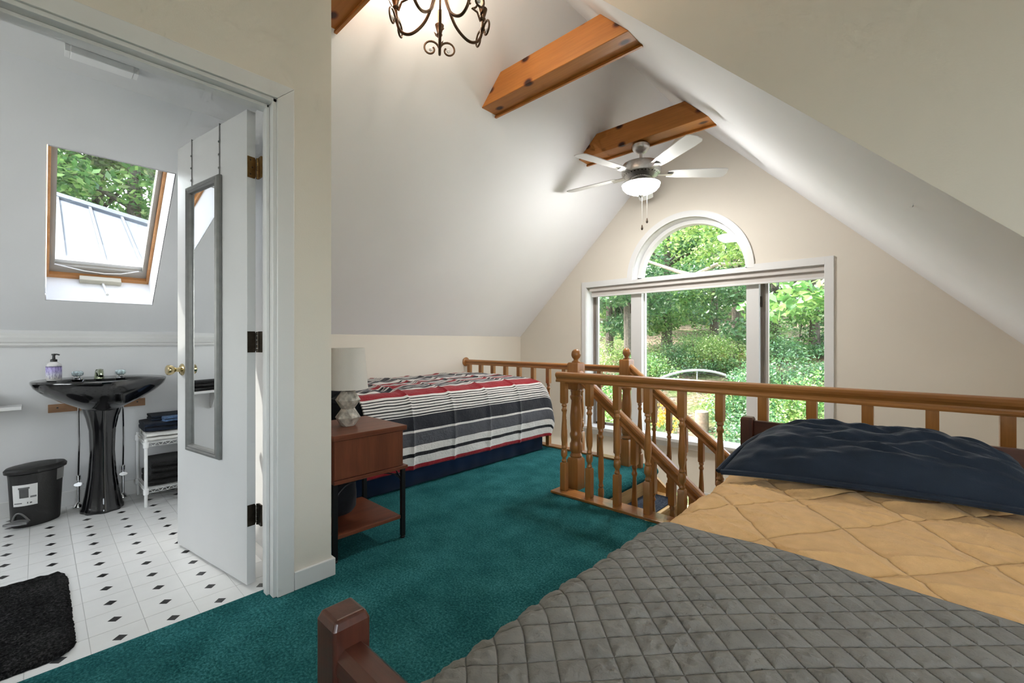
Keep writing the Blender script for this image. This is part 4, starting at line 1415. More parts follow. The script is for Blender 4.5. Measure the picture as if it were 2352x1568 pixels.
MB().hexa([(LX + r_ * math.cos(a_ + d_), LY + r_ * math.sin(a_ + d_), z_) for z_ in (.8, 1.018) for r_, d_ in (((.1032, 0), (.1032, .10), (.1042, .10), (.1042, 0)) if z_ < .9 else ((.0842, 0), (.0842, .12), (.0852, .12), (.0852, 0)))]).build('shade_seam', M_LINEN, sho)
for k in range(3):
    t = 2 * PI * k / 3
    MB().tube([(LX, LY, 1.0), (LX + .083 * math.cos(t), LY + .083 * math.sin(t), 1.010)], .0018, 6).build('shade_spider', M_WPLASTIC, sho)
MB().tube([(LX, LY, .872), (LX, LY, 1.003)], .0025, 6).build('harp', M_WPLASTIC, lampo)

def pbag(a, b):
    return Vector((-2.34 + .07 * b, 1.10 + .115 * a, .20)), Vector((0, 0, 1))
bag = MB().lathe(0, 0, [(0, .126), (.082, .126), (.098, .15), (.100, .22), (.092, .29), (.070, .325), (.02, .335), (0, .335)], 24, squash=(1, 1))
bag.v = [(-2.33 + x * .95 + .006 * nz(x * 30, y * 30, z * 30), 1.10 + y * 1.15 + .008 * nz(x * 25 + 5, y * 25, z * 25), z) for x, y, z in bag.v]
bo = bag.build('storage_bag', M_BLKP, org=(-2.33, 1.10, .126))
tag(bo, 'black soft bag on the lower shelf of the nightstand', 'bag')
ORG[bo.name] = (-2.33, 1.10, .126)
MB().tube([(-2.245, 1.03, .25), (-2.225, 1.06, .29), (-2.225, 1.12, .32), (-2.245, 1.15, .30)], .004, 6).build('handle', M_BLKMET, bo)
# ------------------------------------------------------------------ bathroom things
M_PORC = plain('black_porcelain', (0.006, 0.006, 0.007), 0.10, vary=0.3, vscale=80, spec=0.6, coat=0.5)
M_CHROME = plain('chrome', (0.72, 0.72, 0.73), 0.12, 1.0, vary=0.05)
SXC, SYC = -3.755, .279
sink = thing('pedestal_sink', (SXC, SYC, 0), 'glossy black pedestal sink against the bathroom wall', 'sink')
def outline(sx, sy, z, n=48, back=.232, cxo=0.0):
    r = []
    for i in range(n):
        a = 2 * PI * i / n
        c, s_ = math.cos(a), math.sin(a)
        y = .312 * s_
        if c >= 0:
            x = .315 * (abs(c) ** 1.0) * (1 - .10 * abs(s_))
        else:
            x = -back * (1 - abs(s_) ** 5)
        r.append((SXC + cxo + x * sx, SYC + y * sy, z))
    return r
bw = MB()
bw.rings([outline(.20, .20, .600), outline(.24, .22, .625), outline(.42, .36, .650), outline(.62, .60, .690), outline(.82, .82, .735), outline(.95, .96, .778), outline(1.0, 1.0, .806), outline(1.0, 1.0, .818), outline(.965, .97, .824),
          outline(.72, .82, .812, cxo=.055), outline(.66, .76, .78, cxo=.055), outline(.50, .55, .72, cxo=.055), outline(.2, .2, .69, cxo=.055)], True, True, True, True)
bw.build('basin', M_PORC, sink, sharp=60)
pd = MB()
rings = []
for z, wy, wx in ((0, .098, .105), (.018, .098, .105), (.03, .092, .098), (.10, .080, .085), (.22, .064, .070), (.36, .056, .062), (.50, .060, .064), (.58, .074, .075), (.64, .092, .09)):
    ring = []
    for i in range(40):
        a = 2 * PI * i / 40
        f_ = 1 + .05 * math.cos(a * 8)
        ring.append((SXC - .01 + wx * math.cos(a) * f_, SYC - .002 + wy * math.sin(a) * f_, z))
    rings.append(ring)
pd.rings(rings)
pd.build('pedestal', M_PORC, sink, sharp=70)
M_CRY2 = plain('clear_knob', (0.55, 0.68, 0.74), 0.06, vary=0.5, vscale=90, spec=1.0)
for yy in (.170, .372):
    hb = MB().lathe(-3.865, yy, [(0, .814), (.024, .814), (.024, .824), (.012, .828), (.010, .838), (0, .838)], 18).build('handle_base', M_CHROME, sink)
    MB().rings([[(-3.865 + r_ * math.cos(2 * PI * i / 8), yy + r_ * math.sin(2 * PI * i / 8), z_) for i in range(8)] for r_, z_ in ((.014, .834), (.026, .842), (.028, .856), (.022, .866), (.008, .868))], smooth=False).build('crystal_handle', M_CRY2, hb)
sp = MB()
sp.rings([[(-3.90 + w_ * 0 + d_ + (.022 * math.cos(2 * PI * i / 12)) * k_, .271 + .020 * math.sin(2 * PI * i / 12) * k_, z_ + .0 * i) for i in range(12)] for d_, z_, k_, w_ in ((0, .812, 1.25, 0), (0, .84, 1.05, 0), (.01, .862, 1.0, 0), (.035, .874, .9, 0))])
sp.tube([(-3.88, .271, .858), (-3.83, .271, .862), (-3.79, .271, .850), (-3.775, .271, .835)], [.018, .017, .014, .012], 12)
sp.build('spout', plain('green_chrome', (0.34, 0.38, 0.26), 0.12, 1.0, vary=0.3), sink)
for yy, xx, zv in ((.176, -3.93, .150), (.392, -3.955, .165)):
    t = MB().tube([(xx, yy, zv + .03), (xx, yy + .004, .40), (xx, yy, .64)], .0055, 8).build('supply_pipe', M_CHROME, sink)
    MB().lathe(xx, yy, [(.0, .002), (.026, .002), (.024, .010), (.012, .028), (.009, .03), (.009, zv + .02), (.013, zv + .022), (.013, zv + .05), (.007, zv + .055), (0, zv + .055)], 14).build('pipe_stub', M_CHROME, t)
    MB().rings([[(xx + .02, yy + .022 * math.cos(2 * PI * i / 14), zv + .012 * math.sin(2 * PI * i / 14)) for i in range(14)], [(xx + .034, yy + .022 * math.cos(2 * PI * i / 14), zv + .012 * math.sin(2 * PI * i / 14)) for i in range(14)]]).build('valve_handle', M_CHROME, t)
bd = B(XK + .0005, XK + .02, .044, .513, .606, .657).build('backing_board', wood('board', (0.27, 0.13, 0.06), (0.40, 0.22, 0.11), 1, .6), org=(XK + .01, .28, .606), bevel=.002)
tag(bd, 'brown wooden batten on the wall behind the black sink', 'board')
ORG[bd.name] = (XK + .01, .28, .606)
for yy in (.085, .47):
    MB().rings([[(XK + d_, yy + .005 * math.cos(2 * PI * i / 8), .635 + .005 * math.sin(2 * PI * i / 8)) for i in range(8)] for d_ in (.0195, .022)]).build('screw', M_BLACK, bd)

# soap bottle
QX, QY, QZ = -3.80, .066, .8185
sb = thing('soap_bottle', (QX, QY, QZ), 'lavender labelled soap pump bottle on the left of the sink', 'bottle')
M_SOAP = plain('clear_bottle', (0.62, 0.60, 0.58), 0.15, vary=0.05, spec=0.8)
body = MB().lathe(QX, QY, [(0, 0 + QZ), (.030, QZ), (.034, QZ + .006), (.034, QZ + .085), (.031, QZ + .098), (.018, QZ + .110), (.013, QZ + .114), (0, QZ + .114)], 24)
bo2 = body.build('bottle_body', M_SOAP, sb)
m, nt, b = new_mat('soap_label')
v = coords(nt, (1, 1, 1))
sp_ = nt.nodes.new('ShaderNodeSeparateXYZ'); nt.links.new(v, sp_.inputs[0])
mr = nt.nodes.new('ShaderNodeMapRange'); mr.inputs['From Min'].default_value = .012; mr.inputs['From Max'].default_value = .090
nt.links.new(sp_.outputs['Z'], mr.inputs['Value'])
colr = ramp(nt, mr.outputs['Result'], [(0, (.55, .52, .48)), (.3, (.62, .62, .70)), (.6, (.50, .44, .74)), (.86, (.42, .34, .66)), (.93, (.05, .04, .07)), (.97, (.75, .74, .78))])
fl_ = noise_tex(nt, coords(nt, (60, 60, 12)), 4, 3)
mx = nt.nodes.new('ShaderNodeMixRGB'); mx.blend_type = 'MULTIPLY'; mx.inputs['Fac'].default_value = .8
nt.links.new(colr, mx.inputs['Color1']); nt.links.new(ramp(nt, fl_, [(.42, (.35, .32, .5)), (.5, (1, 1, 1))]), mx.inputs['Color2'])
nt.links.new(mx.outputs[0], b.inputs['Base Color']); b.inputs['Roughness'].default_value = .4
MB().lathe(QX, QY, [(.0346, QZ + .012), (.0346, QZ + .090)], 24, cap=False).build('bottle_label', m, bo2)
MB().lathe(QX, QY, [(0, QZ + .110), (.015, QZ + .110), (.015, QZ + .126), (.007, QZ + .130), (.006, QZ + .150), (.010, QZ + .152), (.010, QZ + .160), (0, QZ + .161)], 16).build('pump', M_BLACK, sb)
MB().tube([(QX, QY, QZ + .156), (QX + .006, QY + .012, QZ + .157), (QX + .010, QY + .024, QZ + .153)], .004, 8).build('pump_nozzle', M_BLACK, sb)

# step bin
TX, TY = -3.79, -.005
can = thing('step_bin', (TX, TY, 0), 'black oval pedal bin with a paper label beside the sink', 'bin')
M_CAN = plain('bin_black', (0.020, 0.020, 0.020), 0.45, vary=0.2, bscale=250, bstr=0.2)
ta = math.radians(-60)
def cq(a, r1, r2, z):
    x, y = r1 * math.cos(a), r2 * math.sin(a)
    return (TX + x * math.cos(ta) - y * math.sin(ta), TY + x * math.sin(ta) + y * math.cos(ta), z)
def oval(r1, r2, z, n=40): return [cq(2 * PI * i / n, r1, r2, z) for i in range(n)]
MB().rings([oval(.103, .072, 0), oval(.106, .075, .01), oval(.119, .083, .28), oval(.121, .085, .300)]).build('bin_body', M_CAN, can)
MB().rings([oval(.124, .088, .303), oval(.135, .096, .306), oval(.137, .098, .322), oval(.127, .089, .334), oval(.08, .055, .342), oval(.02, .015, .344)]).build('bin_lid', M_CAN, can)
pe = MB()
pe.rings([[cq(a, .106 + e_, .075 + e_, z) for a, z in [(a_ + .5, z_) for a_, z_ in ((-.40, .03), (-.28, .03), (-.1, .03), (.1, .03), (.28, .03), (.40, .03), (.40, .042), (.28, .046), (.1, .05), (-.1, .05), (-.28, .046), (-.40, .042))]] for e_ in (.0, .05)], True, True, True, False)
po = pe.build('pedal', plain('pedal_grey', (0.16, 0.16, 0.16), .4), can, bevel=.003)
MB().tube([cq(.5 + .42 - .84 * k / 12, .108 + .002 + .006 * math.sin(PI * k / 12), .077 + .002, .035 + .052 * math.sin(PI * k / 12)) for k in range(13)], .005, 6).build('pedal_arch', plain('pedal_grey', (0.16, 0.16, 0.16), .4), po)
# printed paper label with the picture of a bin
def patch(a0, a1, z0, z1, e_, n=8):
    mb = MB()
    a0, a1 = a0 + .25, a1 + .25
    row = lambda z: [cq(a0 + (a1 - a0) * k / n, .105 + .0145 * (z / .28) + e_ + .001, .074 + .0095 * (z / .28) + e_ + .001, z) for k in range(n + 1)]
    mb.rings([row(z0), row(z1)], False, False, False, True)
    return mb
lb = patch(-.02, .98, .125, .245, .0015).build('paper_label', plain('label_paper', (0.70, 0.70, 0.69), .5, vary=.03), can)
M_INK = plain('label_ink', (0.10, 0.10, 0.10), .5)
patch(.30, .66, .170, .222, .0022).build('printed_bin', plain('label_grey', (0.09, 0.09, 0.09), .5), lb)
patch(.26, .70, .220, .230, .0024).build('printed_lid', plain('label_midgrey', (0.14, 0.14, 0.14), .5), lb)
patch(.04, .40, .139, .144, .0022).build('printed_line', M_INK, lb)
patch(.60, .64, .136, .146, .0022).build('printed_mark', M_INK, lb)
patch(.70, .78, .136, .144, .0022).build('printed_mark', M_INK, lb)
patch(.72, .94, .168, .178, .0022).build('printed_text', plain('label_midgrey', (0.14, 0.14, 0.14), .5), lb)
patch(1.75, 2.35, .235, .300, .002).build('hinge_plate', plain('bin_hinge', (0.30, 0.30, 0.29), .3, .3), can)

# white wire shelf with towels
ws = thing('wire_shelf', (-3.765, .615, 0), 'small white wire shelf rack half hidden behind the door', 'shelf')
M_WIRE = plain('white_wire', (0.78, 0.78, 0.77), 0.4, vary=0.02)
RX0, RX1, RY0, RY1 = -3.935, -3.605, .468, .765
for lx in (RX0, RX1):
    for ly in (RY0, RY1):
        lg = MB().lathe(lx, ly, [(.007, 0), (.009, .004), (.0095, .43), (.008, .432), (0, .432)], 12).build('leg', M_WIRE, ws)
        for z in (.10, .396):
            MB().lathe(lx, ly, [(.0125, z - .022), (.0145, z - .020), (.0145, z + .014), (.0125, z + .016)], 12).build('collar', M_WIRE, lg)
for z in (.10, .396):
    deck = MB()
    for dz in (-.014, .008):
        deck.tube([(RX0, RY0, z + dz), (RX1, RY0, z + dz), (RX1, RY1, z + dz), (RX0, RY1, z + dz), (RX0, RY0, z + dz)], .0028, 6)
    for k in range(15):
        x = RX0 + (RX1 - RX0) * k / 14
        deck.tube([(x, RY0, z + .008), (x, RY1, z + .008)], .0016, 5)
    zig = []
    for k in range(17):
        zig.append((RX1, RY0 + (RY1 - RY0) * k / 16, z + (.008 if k % 2 else -.014)))
    deck.tube(zig, .0018, 5)
    zig = []
    for k in range(17):
        zig.append((RX0 + (RX1 - RX0) * k / 16, RY0, z + (.008 if k % 2 else -.014)))
    deck.tube(zig, .0018, 5)
    deck.build('wire_deck', M_WIRE, ws)
def towel(name, x0, x1, y0, y1, z0, z1, mat, label, layers=3, group=None, rot=0.0, seed=0.0):
    """folded towel: soft stacked layers with a rolled front fold"""
    t = thing(name, ((x0 + x1) / 2, (y0 + y1) / 2, z0), label, 'towel', group)
    hh = (z1 - z0) / layers
    cx, cy_ = (x0 + x1) / 2, (y0 + y1) / 2
    for k in range(layers):
        mb = MB()
        rings = []
        za, zb_ = z0 + hh * k, z0 + hh * (k + 1)
        n = 12
        for j in range(13):
            yy = y0 + (y1 - y0) * j / 12
            ring = []
            for i in range(n * 2):
                a = 2 * PI * i / (n * 2)
                ex = math.copysign(abs(math.cos(a)) ** .35, math.cos(a))
                ez = math.copysign(abs(math.sin(a)) ** .7, math.sin(a))
                e_ = 1 - (.06 if j in (0, 12) else 0)
                xx = cx + ex * (x1 - x0) / 2 * e_ + .006 * nz(yy * 20 + seed, k, 3)
                zz = (za + zb_) / 2 + ez * hh / 2 * .98 * e_ + .004 * nz(xx * 14, yy * 14, k + seed)
                dx, dy = xx - cx, yy - cy_
                ring.append((cx + dx * math.cos(rot) - dy * math.sin(rot), cy_ + dx * math.sin(rot) + dy * math.cos(rot), zz))
            rings.append(ring)
        mb.rings(rings)
        mb.build('towel_fold', mat, t, sharp=60)
    return t
M_TWHITE = fabric('towel_white', (0.66, 0.65, 0.62), .95, weave=150, vary=.08)
M_TNAVY = fabric('towel_navy', (0.012, 0.018, 0.032), .95, weave=150, vary=.25)
M_TDENIM = fabric('towel_denim', (0.085, 0.15, 0.28), .95, weave=150, vary=.35, vscale=90)
M_TBLACK = fabric('towel_charcoal', (0.018, 0.018, 0.018), .95, weave=120, vary=.5, vscale=120)
towel('folded_towel', -3.92, -3.62, .475, .76, .407, .462, M_TWHITE, 'folded white towel lowest on the top deck of the wire shelf', 2)
towel('folded_towel', -3.93, -3.65, .470, .755, .463, .522, M_TNAVY, 'thick folded navy towel on top of the white towel', 2, seed=2)
towel('folded_towel', -3.90, -3.70, .510, .755, .523, .562, M_TNAVY, 'thin dark navy washcloth on the navy towel stack', 2, seed=5)
towel('folded_towel', -3.80, -3.645, .560, .76, .523, .556, M_TDENIM, 'mottled denim blue washcloth at the front of the towel stack', 2, rot=.15, seed=7)
towel('folded_mat', -3.93, -3.625, .485, .76, .111, .192, M_TBLACK, 'charcoal bath mat lying on the lower deck of the wire shelf', 2, seed=9)
towel('folded_mat', -3.925, -3.63, .50, .76, .193, .270, M_TBLACK, 'charcoal bath mat folded on top of the other mat on the lower deck', 2, seed=11)

# wall shelf further left with dark towels, seen in the mirror
wsf = thing('wall_shelf', (-3.92, -.5, .66), 'white wall shelf at the left edge of the bathroom', 'shelf')
B(XK + .0005, XK + .155, -.95, -.062, .652, .672).build('shelf_board', M_TRIM, wsf, bevel=.003)
for yy in (-.85, -.43):
    pf = [(0, .652), (.12, .652), (.118, .64), (.09, .63), (.06, .60), (.035, .545), (.02, .52), (0, .515)]
    MB().prism(pf, lambda u, w, t: (XK + .0005 + u, t, w), yy - .009, yy + .009).build('bracket', M_TRIM, wsf)
towel('folded_towel', -3.985, -3.85, -.62, -.20, .673, .752, M_TBLACK, 'black folded towels on the white wall shelf, reflected in the mirror', 3, seed=3)

# bath rug
RGX0, RGX1, RGY0, RGY1, rc = -2.86, -2.085, -1.05, .092, .085
rg = MB()
N1, N2 = 90, 110
vt = []
def inside_round(x, y):
    cx = min(max(x, RGX0 + rc), RGX1 - rc)
    cy_ = min(max(y, RGY0 + rc), RGY1 - rc)
    dx, dy = x - cx, y - cy_
    d = math.hypot(dx, dy)
    if d > rc:
        x, y = cx + dx / d * rc, cy_ + dy / d * rc
    return x, y
for j in range(N2 + 1):
    for i in range(N1 + 1):
        x, y = RGX0 + (RGX1 - RGX0) * i / N1, RGY0 + (RGY1 - RGY0) * j / N2
        ed = min(i, N1 - i, j, N2 - j)
        x, y = inside_round(x, y)
        x += .004 * nz(x * 90, y * 90, 1); y += .004 * nz(x * 90, y * 90, 5)
        vt.append((x, y, .0012 if ed == 0 else .016 + .006 * nz(x * 60, y * 60, 2) + .004 * nz(x * 17, y * 17, 4) - (.005 if ed == 1 else 0)))
rg.add(vt, [(j * (N1 + 1) + i, j * (N1 + 1) + i + 1, (j + 1) * (N1 + 1) + i + 1, (j + 1) * (N1 + 1) + i) for j in range(N2) for i in range(N1)], True)
M_RUG = carpet_mat('charcoal_pile', (0.004, 0.004, 0.004), (0.017, 0.017, 0.017), (0.065, 0.065, 0.065))
ro_ = rg.build('bath_rug', M_RUG, org=(-2.47, -.45, 0))
tag(ro_, 'charcoal shaggy bath rug on the white tiled floor', 'rug')

# ceiling light of the bathroom
cl = thing('ceiling_light', (-2.57, .19, ZBC), 'small white strip light on the bathroom ceiling', 'light')
B(-2.605, -2.535, .09, .29, ZBC - .03, ZBC - .0005).build('housing', M_WPLASTIC, cl, bevel=.004)
B(-2.600, -2.540, .075, .09, ZBC - .028, ZBC - .001).build('end_cap', M_WPLASTIC, cl)
B(-2.600, -2.540, .29, .305, ZBC - .028, ZBC - .001).build('end_cap', M_WPLASTIC, cl)
# ------------------------------------------------------------------ outdoors
def ground_z(x, y):
    t = max(0.0, y - 7.5)
    z = -2.75 + .235 * t - .0016 * t * t
    z += .25 * nz(x * .2, y * .2, 3) * min(1, t / 4) + .06 * nz(x * 1.1, y * 1.1, 8)
    if x < -9:
        z += (-9 - x) * .12
    return z
gm = MB()
GX0, GX1, GY0, GY1, gn, gm_ = -34, 22, -14, 46, 90, 96
gm.add([(GX0 + (GX1 - GX0) * i / gn, GY0 + (GY1 - GY0) * j / gm_, ground_z(GX0 + (GX1 - GX0) * i / gn, GY0 + (GY1 - GY0) * j / gm_)) for j in range(gm_ + 1) for i in range(gn + 1)],
       [(j * (gn + 1) + i, j * (gn + 1) + i + 1, (j + 1) * (gn + 1) + i + 1, (j + 1) * (gn + 1) + i) for j in range(gm_) for i in range(gn)], True)
m, nt, b = new_mat('forest_floor')
v = coords(nt)
n1 = noise_tex(nt, v, .55, 5, .6)
n2 = noise_tex(nt, v, 9, 4, .7)
mx = nt.nodes.new('ShaderNodeMixRGB')
nt.links.new(ramp(nt, n1, [(.44, (0, 0, 0)), (.56, (1, 1, 1))]), mx.inputs['Fac'])
nt.links.new(ramp(nt, n2, [(.35, (.05, .07, .02)), (.55, (.13, .18, .05)), (.7, (.40, .42, .20))]), mx.inputs['Color1'])
nt.links.new(ramp(nt, n2, [(.35, (.08, .05, .03)), (.55, (.26, .19, .13)), (.7, (.70, .60, .48))]), mx.inputs['Color2'])
nt.links.new(mx.outputs[0], b.inputs['Base Color'])
b.inputs['Roughness'].default_value = 1
bump(nt, b, n2, .8, .1)
go = gm.build('ground', m)
go['kind'] = 'structure'; go['label'] = 'leaf strewn wooded slope outside the window'

def leaf_mat(name, cols):
    m = bpy.data.materials.new(name)
    m.use_nodes = True
    nt = m.node_tree
    nt.nodes.clear()
    o = nt.nodes.new('ShaderNodeOutputMaterial')
    gi = nt.nodes.new('ShaderNodeNewGeometry')
    colr = ramp(nt, gi.outputs['Random Per Island'], cols)
    d = nt.nodes.new('ShaderNodeBsdfDiffuse')
    t = nt.nodes.new('ShaderNodeBsdfTranslucent')
    g = nt.nodes.new('ShaderNodeBsdfGlossy')
    g.inputs['Roughness'].default_value = .35
    nt.links.new(colr, d.inputs['Color'])
    nt.links.new(colr, t.inputs['Color'])
    m1 = nt.nodes.new('ShaderNodeMixShader'); m1.inputs['Fac'].default_value = .42
    nt.links.new(d.outputs[0], m1.inputs[1]); nt.links.new(t.outputs[0], m1.inputs[2])
    m2 = nt.nodes.new('ShaderNodeMixShader'); m2.inputs['Fac'].default_value = .10
    nt.links.new(m1.outputs[0], m2.inputs[1]); nt.links.new(g.outputs[0], m2.inputs[2])
    nt.links.new(m2.outputs[0], o.inputs['Surface'])
    return m
L_MID = leaf_mat('leaf_green', [(0, (.07, .20, .05)), (.4, (.15, .36, .09)), (.75, (.30, .52, .13)), (1, (.55, .68, .30))])
L_DARK = leaf_mat('leaf_deep_green', [(0, (.04, .13, .055)), (.5, (.09, .25, .09)), (.85, (.17, .38, .13)), (1, (.42, .55, .30))])
L_YEL = leaf_mat('leaf_yellow_green', [(0, (.12, .26, .05)), (.5, (.26, .43, .09)), (.85, (.42, .55, .16)), (1, (.75, .76, .45))])
M_BARK = plain('bark', (0.115, 0.095, 0.075), .9, vary=.5, vscale=14, bscale=20, bstr=.8, bdist=.03)

def leaves(cens, size, flat=.5, aspect=.55, droop=0.0):
    """one bent leaf (two quads) per centre"""
    n = len(cens)
    rng = RNG
    up = rng.normal(size=(n, 3)) * np.array([1, 1, 1.0])
    up[:, 2] = np.abs(up[:, 2]) + flat
    up /= np.linalg.norm(up, axis=1)[:, None]
    ax = rng.normal(size=(n, 3))
    ax[:, 2] -= droop
    ax -= up * np.sum(ax * up, axis=1)[:, None]
    ax /= np.linalg.norm(ax, axis=1)[:, None]
    bx = np.cross(up, ax)
    L = size * rng.uniform(.6, 1.25, size=(n, 1))
    W = L * aspect
    c = np.asarray(cens)
    p0 = c - ax * L * .5
    p1 = c + bx * W * .5 - up * L * .06
    p2 = c + ax * L * .55 - up * L * .12
    p3 = c - bx * W * .5 - up * L * .06
    V = np.stack([p0, p1, p2, p3], axis=1).reshape(-1, 3)
    return V

def leaf_object(name, V, mat, parent, org):
    n = len(V) // 4
    me = bpy.data.meshes.new(name)
    me.vertices.add(len(V)); me.loops.add(len(V)); me.polygons.add(n)
    me.vertices.foreach_set('co', (V - np.array(org)).astype(np.float32).ravel())
    me.loops.foreach_set('vertex_index', np.arange(len(V), dtype=np.int32))
    me.polygons.foreach_set('loop_start', np.arange(0, len(V), 4, dtype=np.int32))
    me.polygons.foreach_set('loop_total', np.full(n, 4, dtype=np.int32))
    me.update()
    me.materials.append(mat)
    o = bpy.data.objects.new(name, me)
    COL.objects.link(o)
    o.parent = parent
    o['kind'] = 'stuff'
    return o

def blob(n, c, r, hollow=.35):
    d = RNG.normal(size=(n, 3))
    d /= np.linalg.norm(d, axis=1)[:, None]
    rad = RNG.uniform(hollow ** 3, 1, size=(n, 1)) ** (1 / 3)
    return np.array(c) + d * rad * np.array(r)

def tree(x, y, h, tr_, crown_z, crown_r, nclump, nleaf, lsize, mat, label, name='forest_tree', lean=(0, 0), group='trees beyond the window'):
    z0 = ground_z(x, y) - .05
    t = thing(name, (x, y, z0), label, 'tree', group)
    org = (x, y, z0)
    pts = []
    for k in range(9):
        f = k / 8
        pts.append((x + lean[0] * f + .10 * nz(f * 3, x, y), y + lean[1] * f + .10 * nz(f * 3, y, x), z0 + h * f))
    MB().tube(pts, [tr_ * (1.25 if k == 0 else 1 - .75 * k / 8) for k in range(9)], 9).build('trunk', M_BARK, t)
    V = []
    for c in range(nclump):
        a = RNG.uniform(0, 2 * PI)
        rr = crown_r * RNG.uniform(.15, 1.0)
        zz = RNG.uniform(crown_z[0], crown_z[1])
        f = min(1, max(0, (zz - z0) / h))
        cx, cy_ = x + lean[0] * f + math.cos(a) * rr, y + lean[1] * f + math.sin(a) * rr
        cr = crown_r * RNG.uniform(.22, .42)
        V.append(blob(nleaf // nclump, (cx, cy_, zz), (cr, cr, cr * .62), .2))
        if c % 3 == 0:
            fz = max(z0 + .35 * h, zz - rr * .5)
            f2 = min(1, (fz - z0) / h)
            MB().tube([(x + lean[0] * f2, y + lean[1] * f2, fz), ((x + cx) / 2, (y + cy_) / 2, (fz + zz) / 2 + .1), (cx, cy_, zz)], [tr_ * .28, tr_ * .2, tr_ * .08], 5).build('branch', M_BARK, t)
    leaf_object('foliage', leaves(np.concatenate(V), lsize), mat, t, org)
    return t

def bush(x, y, rx, rz, nleaf, lsize, mat, label, name='shrub', zoff=0.0, group='shrubs on the slope'):
    z0 = ground_z(x, y) + zoff
    t = thing(name, (x, y, z0), label, 'shrub', group)
    V = [blob(nleaf // 9, (x + RNG.uniform(-.6, .6) * rx, y + RNG.uniform(-.6, .6) * rx, z0 + rz * RNG.uniform(.25, .85)), (rx * .55, rx * .55, rz * .45), .25) for _ in range(9)]
    leaf_object('foliage', leaves(np.concatenate(V), lsize), mat, t, (x, y, z0))
    for k in range(4):
        a = k * 1.6
        MB().tube([(x, y, z0 - .05), (x + .2 * rx * math.cos(a), y + .2 * rx * math.sin(a), z0 + rz * .4), (x + .4 * rx * math.cos(a), y + .4 * rx * math.sin(a), z0 + rz * .75)], [.03, .02, .008], 5).build('stem', M_BARK, t)
    return t

# pixel -> ground point (only used to place outdoor things)
FW = Vector((-math.sin(YAW), math.cos(YAW), 0)); RT = Vector((math.cos(YAW), math.sin(YAW), 0))
def gpt(px, dist):
    d = FW + RT * ((px - 1176) / F_PX)
    return d.x * dist, d.y * dist

TREES = [  # px, distance, height, trunk radius, crown z range, crown radius, clumps, leaves, leaf size, material, label
    (1532, 24, 13, .26, (1.8, 8.5), 3.4, 22, 7000, .26, L_MID, 'forest tree with a dark straight trunk seen through the middle pane'),
    (1446, 19, 12, .24, (2.6, 8.0), 2.8, 20, 6500, .24, L_DARK, 'forest tree with a thick trunk seen through the left pane'),
    (1398, 23, 12, .20, (1.6, 8.0), 3.0, 18, 6000, .25, L_DARK, 'dark leaved tree at the left edge of the window view'),
    (1640, 27, 14, .22, (1.5, 9.5), 3.8, 22, 7500, .28, L_MID, 'broad forest tree right of the middle pane centre'),
    (1690, 20, 12, .18, (1.4, 8.0), 3.0, 18, 6500, .24, L_DARK, 'forest tree next to the right mullion'),
    (1780, 22, 13, .22, (.8, 8.5), 3.4, 20, 7500, .25, L_DARK, 'deep green tree behind the right pane'),
    (1870, 19, 12, .20, (.6, 8.0), 3.2, 20, 7500, .24, L_MID, 'leafy tree at the right edge of the window view'),
    (1580, 34, 15, .30, (2.0, 12), 5.5, 26, 8000, .40, L_MID, 'tall tree far up the slope behind the others'),
    (1480, 36, 15, .30, (2.0, 12), 5.5, 26, 8000, .42, L_YEL, 'pale tree far up the slope on the left'),
    (1740, 36, 15, .30, (2.0, 12), 5.5, 26, 8000, .42, L_MID, 'tall tree far up the slope on the right'),
    (1900, 34, 15, .30, (1.0, 11), 5.5, 26, 7000, .42, L_DARK, 'tall dark tree far up the slope at the far right'),
    (1340, 32, 15, .30, (1.0, 11), 5.0, 24, 6000, .40, L_MID, 'tall tree far up the slope at the far left'),
]
for px, dist, h_, r_, cz, cr, nc, nl, ls, mt_, lb_ in TREES:
    x, y = gpt(px, dist)
    tree(x, y, h_, r_, cz, cr, nc, int(nl * 1.5), ls * .8, mt_, lb_)
# nearer tree whose branches cross the arched light
x, y = gpt(1740, 13.5)
tree(x, y, 9.0, .10, (3.6, 7.2), 3.5, 26, 9000, .17, L_YEL, 'near yellow green tree whose branches fill the arched light', name='maple_tree', lean=(-.15, 0))
x, y = gpt(1800, 8.6)
tree(x + 1.3, y + .2, 6.0, .07, (1.4, 3.6), 1.25, 16, 1500, .20, L_MID, 'sapling with big leaves close outside the right pane', name='sapling', lean=(-.9, -.2))
# fallen pale limb across the arched light
x, y = gpt(1580, 16)
lm = MB().tube([(x - 1.6, y, 4.2), (x - .5, y + .2, 3.7), (x + .2, y, 3.45), (x + 1.0, y, 3.75), (x + 2.0, y + .2, 3.7)], [.05, .07, .08, .07, .03], 8)
lm.tube([(x + 1.9, y + .2, 3.7), (x + 2.3, y + .3, 4.0), (x + 2.5, y + .5, ground_z(x + 2.5, y + .5) - .0)], [.03, .05, .07], 6)
lo = lm.build('leaning_limb', plain('pale_bark', (0.42, 0.36, 0.30), .9, vary=.3, vscale=9), org=(x + 2.5, y + .5, ground_z(x + 2.5, y + .5)))
tag(lo, 'pale bent limb crossing the arched light among the leaves', 'branch')

